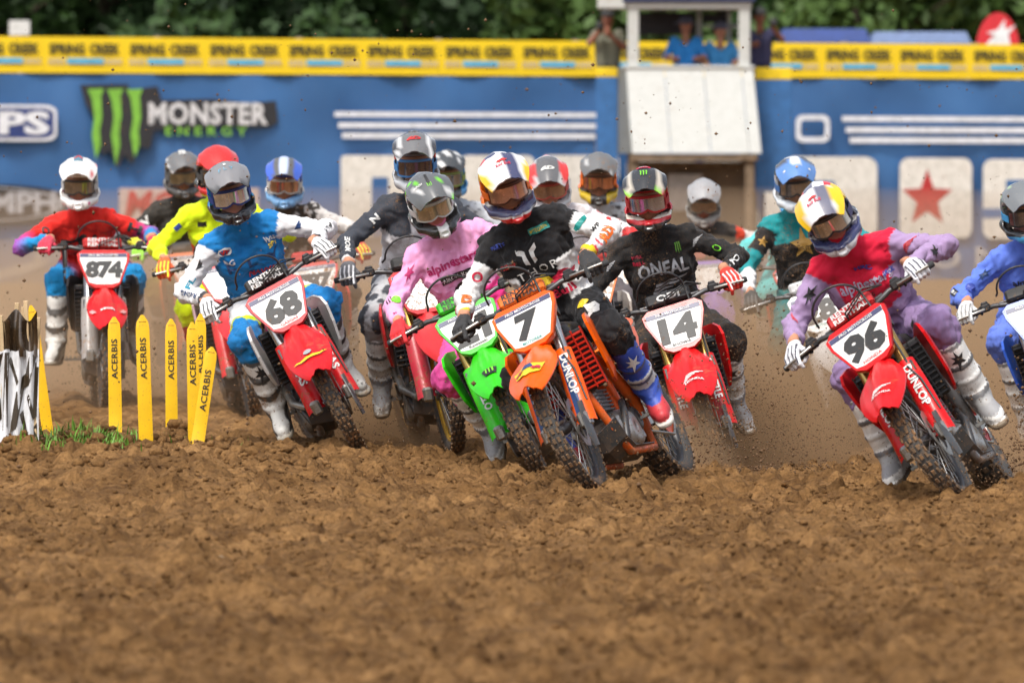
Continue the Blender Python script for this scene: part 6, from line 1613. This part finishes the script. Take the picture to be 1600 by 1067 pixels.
def build_tower(M, loc):
    s = 103.0
    wh = mat('tower_white', (.47, .48, .46), .55, 0, .10, mscale=26, var=.05); nv = mat('tower_navy', (.02, .035, .12), .5); wood = mat('tower_timber', (.20, .14, .09), .85, 0, .3, var=.3); gry = mat('tower_grey', (.22, .23, .22), .7); dk = mat('tower_dark', (.035, .032, .035), .7)
    Z = lambda Y: CAMZ - (Y - HORIZ) / s; X = lambda x: (x - 800) / s; y0 = FPX / s
    rt = empty('observation_tower', None, (X(1078), y0, 0)); tag(rt, 'white observation tower box on timber legs in front of the blue banner', 'tower')
    ox = X(1078)
    def bx(name, x0, x1, Y0, Y1, d0, d1, m): b = MB(); b.box((X(x0) - ox, d0, Z(Y1)), (X(x1) - ox, d1, Z(Y0)), 0, None, .012); return b.obj(name, m, rt)
    for i, (a, c) in enumerate(((980, 1040), (1041, 1102), (1103, 1162), (1163, 1181))):      # sloping white front boards
        k = lambda x, Y: X(978 + (x - 980) * (1.0 if Y < 200 else 1.015) * (197 / 200.) + (0 if Y < 200 else 9)) - ox
        b = MB(); b.prism([Vector((k(a, 240), -.42, Z(240))), Vector((k(c, 240), -.42, Z(240))), Vector((k(c, 105), -.02, Z(105))), Vector((k(a, 105), -.02, Z(105)))], Vector((0, .03, .0)), 0); b.obj('front_board', wh, rt)
    b = MB(); b.prism([Vector((X(976) - ox, -.02, Z(105))), Vector((X(964) - ox, .9, Z(105))), Vector((X(962) - ox, .9, Z(240))), Vector((X(984) - ox, -.42, Z(240)))], Vector((.02, .02, 0)), 0); b.obj('side_board', gry, rt)
    bx('sill', 972, 1179, 103, 108, -.06, .1, wh)
    for a, c, d in ((981, 998, 0), (1154, 1172, 0), (1092, 1100, 1.3), (1140, 1146, 1.3), (983, 992, 1.5), (1160, 1168, 1.5)): bx('post', a, c, 14, 104, d + .02, d + .10, wh)
    bx('roof_beam', 978, 1174, 4, 15, .0, .09, wh); bx('roof', 972, 1180, -12, 3.5, -.08, 1.9, nv); bx('roof_beam', 978, 1174, 4, 13, 1.5, 1.58, wh)
    bx('side_awning', 934, 977, -8, 14, -.05, .5, wh)
    bx('back_rail', 1101, 1160, 36, 41, 1.32, 1.36, wh); bx('back_board', 1102, 1140, 18, 34, 1.36, 1.39, dk); bx('back_board', 998, 1090, 16, 52, 1.4, 1.43, dk); bx('floor', 976, 1180, 205, 212, .0, 1.9, wood)
    for a, d in ((990, -.34), (1170, -.34), (990, 1.7), (1170, 1.7)): bx('leg', a - 7, a + 7, 241 if d < 0 else 213, 470, d, d + .14, wood)
    bx('cross_beam', 985, 1183, 241, 252, -.40, -.28, wood); bx('cross_beam', 985, 1180, 252, 262, 1.2, 1.3, wood); bx('back_panel', 1000, 1165, 262, 470, 1.3, 1.36, mat('tower_inner', (.16, .12, .085), .9, 0, .3)); bx('crate_panel', 1046, 1100, 272, 330, 1.0, 1.05, mat('tower_pale', (.50, .50, .52), .7))
    # side decks with fabric fronts
    for a, c, lb in ((932, 966, 'left'), (1182, 1240, 'right')):
        bx('side_deck', a, c, 205, 212, .7, 2.0, wood); bx('deck_front', a, c, 105, 120 if a < 1000 else 124, .60, .63, mat('deck_yellow', (.80, .56, .006), .7)); bx('deck_front', a, c, 120.5 if a < 1000 else 124.5, 300, .60, .63, mat('deck_blue', (.028, .125, .33), .65))
        for q in (a + 4, c - 4): bx('leg', q - 4, q + 4, 213, 470, 1.7, 1.8, wood)
    fz = Z(205)
    A_ = lambda *q: q
    far_person('person', (X(1073), y0 + .75, fz - .02), 'person in bright blue vest and wide hat looking out of the tower', (.02, .22, .62), (.05, .05, .06), lin(160, 110, 88), ((.12, .13, .20), 'brim'), (((-.30, -.05, 1.15), (-.14, -.26, 1.10)), ((.30, -.05, 1.15), (.14, -.26, 1.10))))
    far_person('person', (X(1128), y0 + .85, fz - .10), 'person in sky blue top and small cap resting arms in the tower', (.05, .28, .62), (.05, .05, .06), lin(190, 135, 108), ((.16, .16, .20), 'cap'), (((-.28, -.05, 1.18), (-.20, -.28, 1.08)), ((.28, -.05, 1.18), (.2, -.28, 1.12))))
    far_person('person', (X(951), y0 + 1.0, fz + .10), 'cameraman in khaki standing left of the tower box', (.14, .14, .10), (.06, .06, .07), lin(160, 105, 85), ((.03, .03, .03), 'cap'), (((-.28, -.12, 1.25), (-.14, -.30, 1.42)), ((.26, -.05, 1.18), (.05, -.3, 1.35))))
    far_person('person', (X(1190), y0 + 1.0, fz + .12), 'photographer in navy shirt standing right of the tower box', (.03, .03, .08), (.05, .05, .06), lin(140, 92, 70), ((.10, .08, .02), 'cap'), (((-.28, -.05, 1.2), (-.05, -.3, 1.2)), ((.34, -.15, 1.28), (.2, -.32, 1.45))))
    camera_thing((X(951) - .13, y0 + .62, fz + .10 + 1.50), 'black video camera held by the cameraman in khaki'); camera_thing((X(1190) + .2, y0 + .62, fz + .12 + 1.53), 'black camera raised by the photographer in navy')

# ------------------------------------------------------------------ beyond the wall
def build_back():
    # rising ground
    xs = np.linspace(-160, 160, 60); ys = np.linspace(116, 520, 50); X, Y = np.meshgrid(xs, ys)
    Z = -.5 + np.clip((Y - 125) / 90, 0, 1) ** 1.3 * 5 + np.clip((Y - 190) / 300, 0, 1) * 60 + 1.2 * fbm2(X * .05, Y * .05, 3, 3)
    n0, n1 = X.shape; idx = np.arange(n0 * n1).reshape(n0, n1); F = np.stack([idx[:-1, :-1], idx[:-1, 1:], idx[1:, 1:], idx[1:, :-1]], -1).reshape(-1, 4)
    o = link('hillside', np_mesh('hillside', np.stack([X, Y, Z], -1).reshape(-1, 3), F, mat('hill_grass', (.035, .075, .016), .9, 0, 0, bump=.5, bscale=4, var=.3))); o['kind'] = 'structure'
    bark = mat('bark', (.07, .05, .035), .9, 0, 0, bump=.6, bscale=14)
    leaf = {k: mat('leaf_' + k, c, .6, 0, 0, var=.3, spec=.3) for k, c in (('dark', (.018, .042, .012)), ('mid', (.034, .075, .016)), ('pale', (.07, .13, .028)))}
    def crown_mesh(seed, rx, rz, zc, n, ls):
        rng = np.random.RandomState(seed); cl = []
        for _ in range(26):
            d = rng.normal(size=3); d /= np.linalg.norm(d); q = rng.uniform(.35, 1.) ** .6; cl.append((d * q * np.array([rx, rx, rz]), rng.uniform(.28, .5) * rx))
        V = []; F = []
        for i in range(n):
            c, r = cl[rng.randint(len(cl))]; d = rng.normal(size=3); d /= np.linalg.norm(d); p = c + d * r * rng.uniform(.55, 1.0) + [0, 0, zc]
            a = rng.normal(size=3); a /= np.linalg.norm(a); b_ = np.cross(a, rng.normal(size=3)); b_ /= np.linalg.norm(b_); l = ls * rng.uniform(.6, 1.4); w = l * .5; k = len(V)
            V += [p - a * l, p + b_ * w, p + a * l, p - b_ * w]; F.append((k, k + 1, k + 2, k + 3))
        return np.array(V), np.array(F)
    def trunk(h, r, seed):
        rng = np.random.RandomState(seed); b = MB()
        b.tube([(0, 0, -.6), (.05, 0, h * .3), (.1 * rng.normal(), .1 * rng.normal(), h * .65), (.2 * rng.normal(), .2 * rng.normal(), h)], [r * 1.3, r, r * .75, r * .3], 8, 0)
        for k in range(7):
            a = rng.uniform(0, 6.28); z = h * rng.uniform(.3, .8); L_ = h * .3
            b.tube([(0, 0, z), (math.cos(a) * L_ * .5, math.sin(a) * L_ * .5, z + L_ * .4), (math.cos(a) * L_, math.sin(a) * L_, z + L_ * .7)], [r * .45, r * .3, r * .1], 6, 0)
        return b.mesh('trunk')
    kinds = []
    for k, (rx, rz, zc, n, ls) in enumerate(((3.4, 4.6, 6.2, 8500, .22), (2.8, 4.0, 5.2, 7500, .20), (1.7, 1.9, 2.3, 4200, .15))):
        V, F = crown_mesh(40 + k, rx, rz, zc, n, ls); me = np_mesh('crown', V, F, [leaf['mid']], None, False); tm = trunk(zc + rz * .6, .22 if k < 2 else .09, k); tm.materials.append(bark); kinds.append((me, tm))
    rng = np.random.RandomState(8)
    spots = []
    nm = {0: 'tall spreading tree', 1: 'rounded tree', 2: 'low bushy tree'}
    for i in range(15): spots.append((-24 + i * 3.5 + rng.uniform(-.8, .8), 168 + rng.uniform(-6, 10), 0 if i % 2 else 1, 'dark' if i % 3 else 'mid'))
    for i in range(9): spots.append((-15 + i * 3.6 + rng.uniform(-1, 1), 143 + rng.uniform(-3, 3), 2 if i < 5 else 1, 'mid' if i < 5 else 'pale'))
    for i, (x, y, k, lf) in enumerate(spots):
        Y_ = np.array([y]); z = float((-.5 + np.clip((Y_ - 125) / 90, 0, 1) ** 1.3 * 5)[0])
        rt = empty('tree', Matrix.Translation((x, y, z)) @ Matrix.Rotation(rng.uniform(0, 6.28), 4, 'Z') @ Matrix.Scale(rng.uniform(.9, 1.2), 4))
        rt.scale = [rng.uniform(.9, 1.2)] * 3
        tag(rt, '%s %s green tree in the wood behind the yellow strip' % ({0: 'tall', 1: 'rounded', 2: 'low bushy'}[k], {'dark': 'dark', 'mid': 'mid', 'pale': 'pale'}[lf]), 'tree', 'trees behind the banner')
        cme, tm = kinds[k]
        for nm_, me, m in (('crown', cme, leaf[lf]), ('trunk', tm, bark)):
            o = bpy.data.objects.new(nm_, me); COL.objects.link(o); o.parent = rt; o.material_slots[0].link = 'OBJECT'; o.material_slots[0].material = m
    # blue canopies, red pop-up sign, small white sign above the strip
    s = 90.0
    def at(x, y): return px(x, y, s)
    for (x0, x1, y0_, y1_, col, lb, nm_) in ((1215, 1356, 47, 72, (.012, .045, .22), 'dark blue canopy roof behind the yellow strip', 'blue_canopy'), (1356, 1512, 52, 74, (.12, .18, .34), 'pale blue lettered canopy roof beside the dark blue one', 'pale_canopy')):
        a, c = at(x0, y1_), at(x1, y0_); w = c.x - a.x; H_ = a.z; hh = c.z - a.z
        rt = empty('canopy', None, ((a.x + c.x) / 2, a.y, 0)); tag(rt, lb, 'canopy'); m = mat(nm_, col, .6)
        b = MB(); b.loft([[Vector((sx * w / 2 * k, sy * w / 2 * k, z)) for sx, sy in ((-1, -1), (1, -1), (1, 1), (-1, 1))] for k, z in ((1., H_ - .12), (1.0, H_ + .05), (.9, H_ + hh))], 0, False); b.obj('canopy_roof', m, rt)
        for sx in (-1, 1):
            for sy in (-1, 1): b = MB(); b.box((sx * w * .47 - .03, sy * w * .47 - .03, -.4), (sx * w * .47 + .03, sy * w * .47 + .03, H_ - .1), 0); b.obj('canopy_leg', mat('canopy_steel', (.4, .4, .4), .4, .6), rt)
    rt = empty('pop_up_sign', None, (at(1549, 60).x, at(1549, 60).y - 1.5, 0)); tag(rt, 'red domed pop-up sign with white star emblem above the strip', 'sign')
    z0 = at(1549, 76).z; hgt = at(1549, 24).z - z0; w = (1583 - 1513) / s / 2
    arc = [Vector((w * math.cos(a) * 1.0, 0, z0 - .3 + (hgt + .3) * max(0, math.sin(a)) ** .8)) for a in [math.pi * i / 20 for i in range(21)]]
    b = MB(); b.prism(arc, Vector((0, .05, 0)), 0); bo = b.obj('sign_face', mat('sign_red', (.62, .02, .03), .5), rt)
    decal('emblem', fit(poly2([(-1, -1), (-.25, -.1), (-.75, .05), (-.1, .25), (.35, 1.), (.35, .25), (1., .6), (.55, -.05), (.7, -1)]), w * 1.5, hgt * .85), Vector((0.02, -.01, z0 + hgt * .38)), Vector((1, 0, 0)), Vector((0, 0, 1)), mat('sign_white', (.75, .75, .75), .5), bo)
    b = MB()
    for sx in (-1, 1): b.tube([(sx * w * .9, .02, z0 - .25), (sx * w * .9, .02, -.4)], .03, 8, 0)
    b.obj('sign_legs', mat('canopy_steel'), rt)
    rt = empty('small_sign', None, (at(31, 44).x, at(31, 44).y, 0)); tag(rt, 'small white board on a post above the yellow strip', 'sign')
    b = MB(); b.box((-.18, -.02, at(31, 56).z), (.18, .02, at(31, 33).z), 0, None, .008); b.obj('sign_face', mat('sign_pale', (.62, .62, .60), .6), rt); b = MB(); b.box((-.04, -.02, -.4), (.04, .02, at(31, 56).z), 0, Matrix.Translation((0, .05, 0))); b.obj('post', mat('canopy_steel'), rt)
# ------------------------------------------------------------------ put it together
GROUND, DIRT = build_ground()
WM, WLOC = build_wall()
build_tower(WM, WLOC)
build_back()
build_proto()
HV, HF = make_helmet_shape()
HAND = {1: hand_shape(True), 0: hand_shape(False)}
for i, c in enumerate(RIDERS):
    root, M, S = make_bike(i, c)
    make_rider(i, c, M, S)
build_markers(); build_bundle(); build_grass()
build_clods(DIRT); build_flying(DIRT)
build_dust()
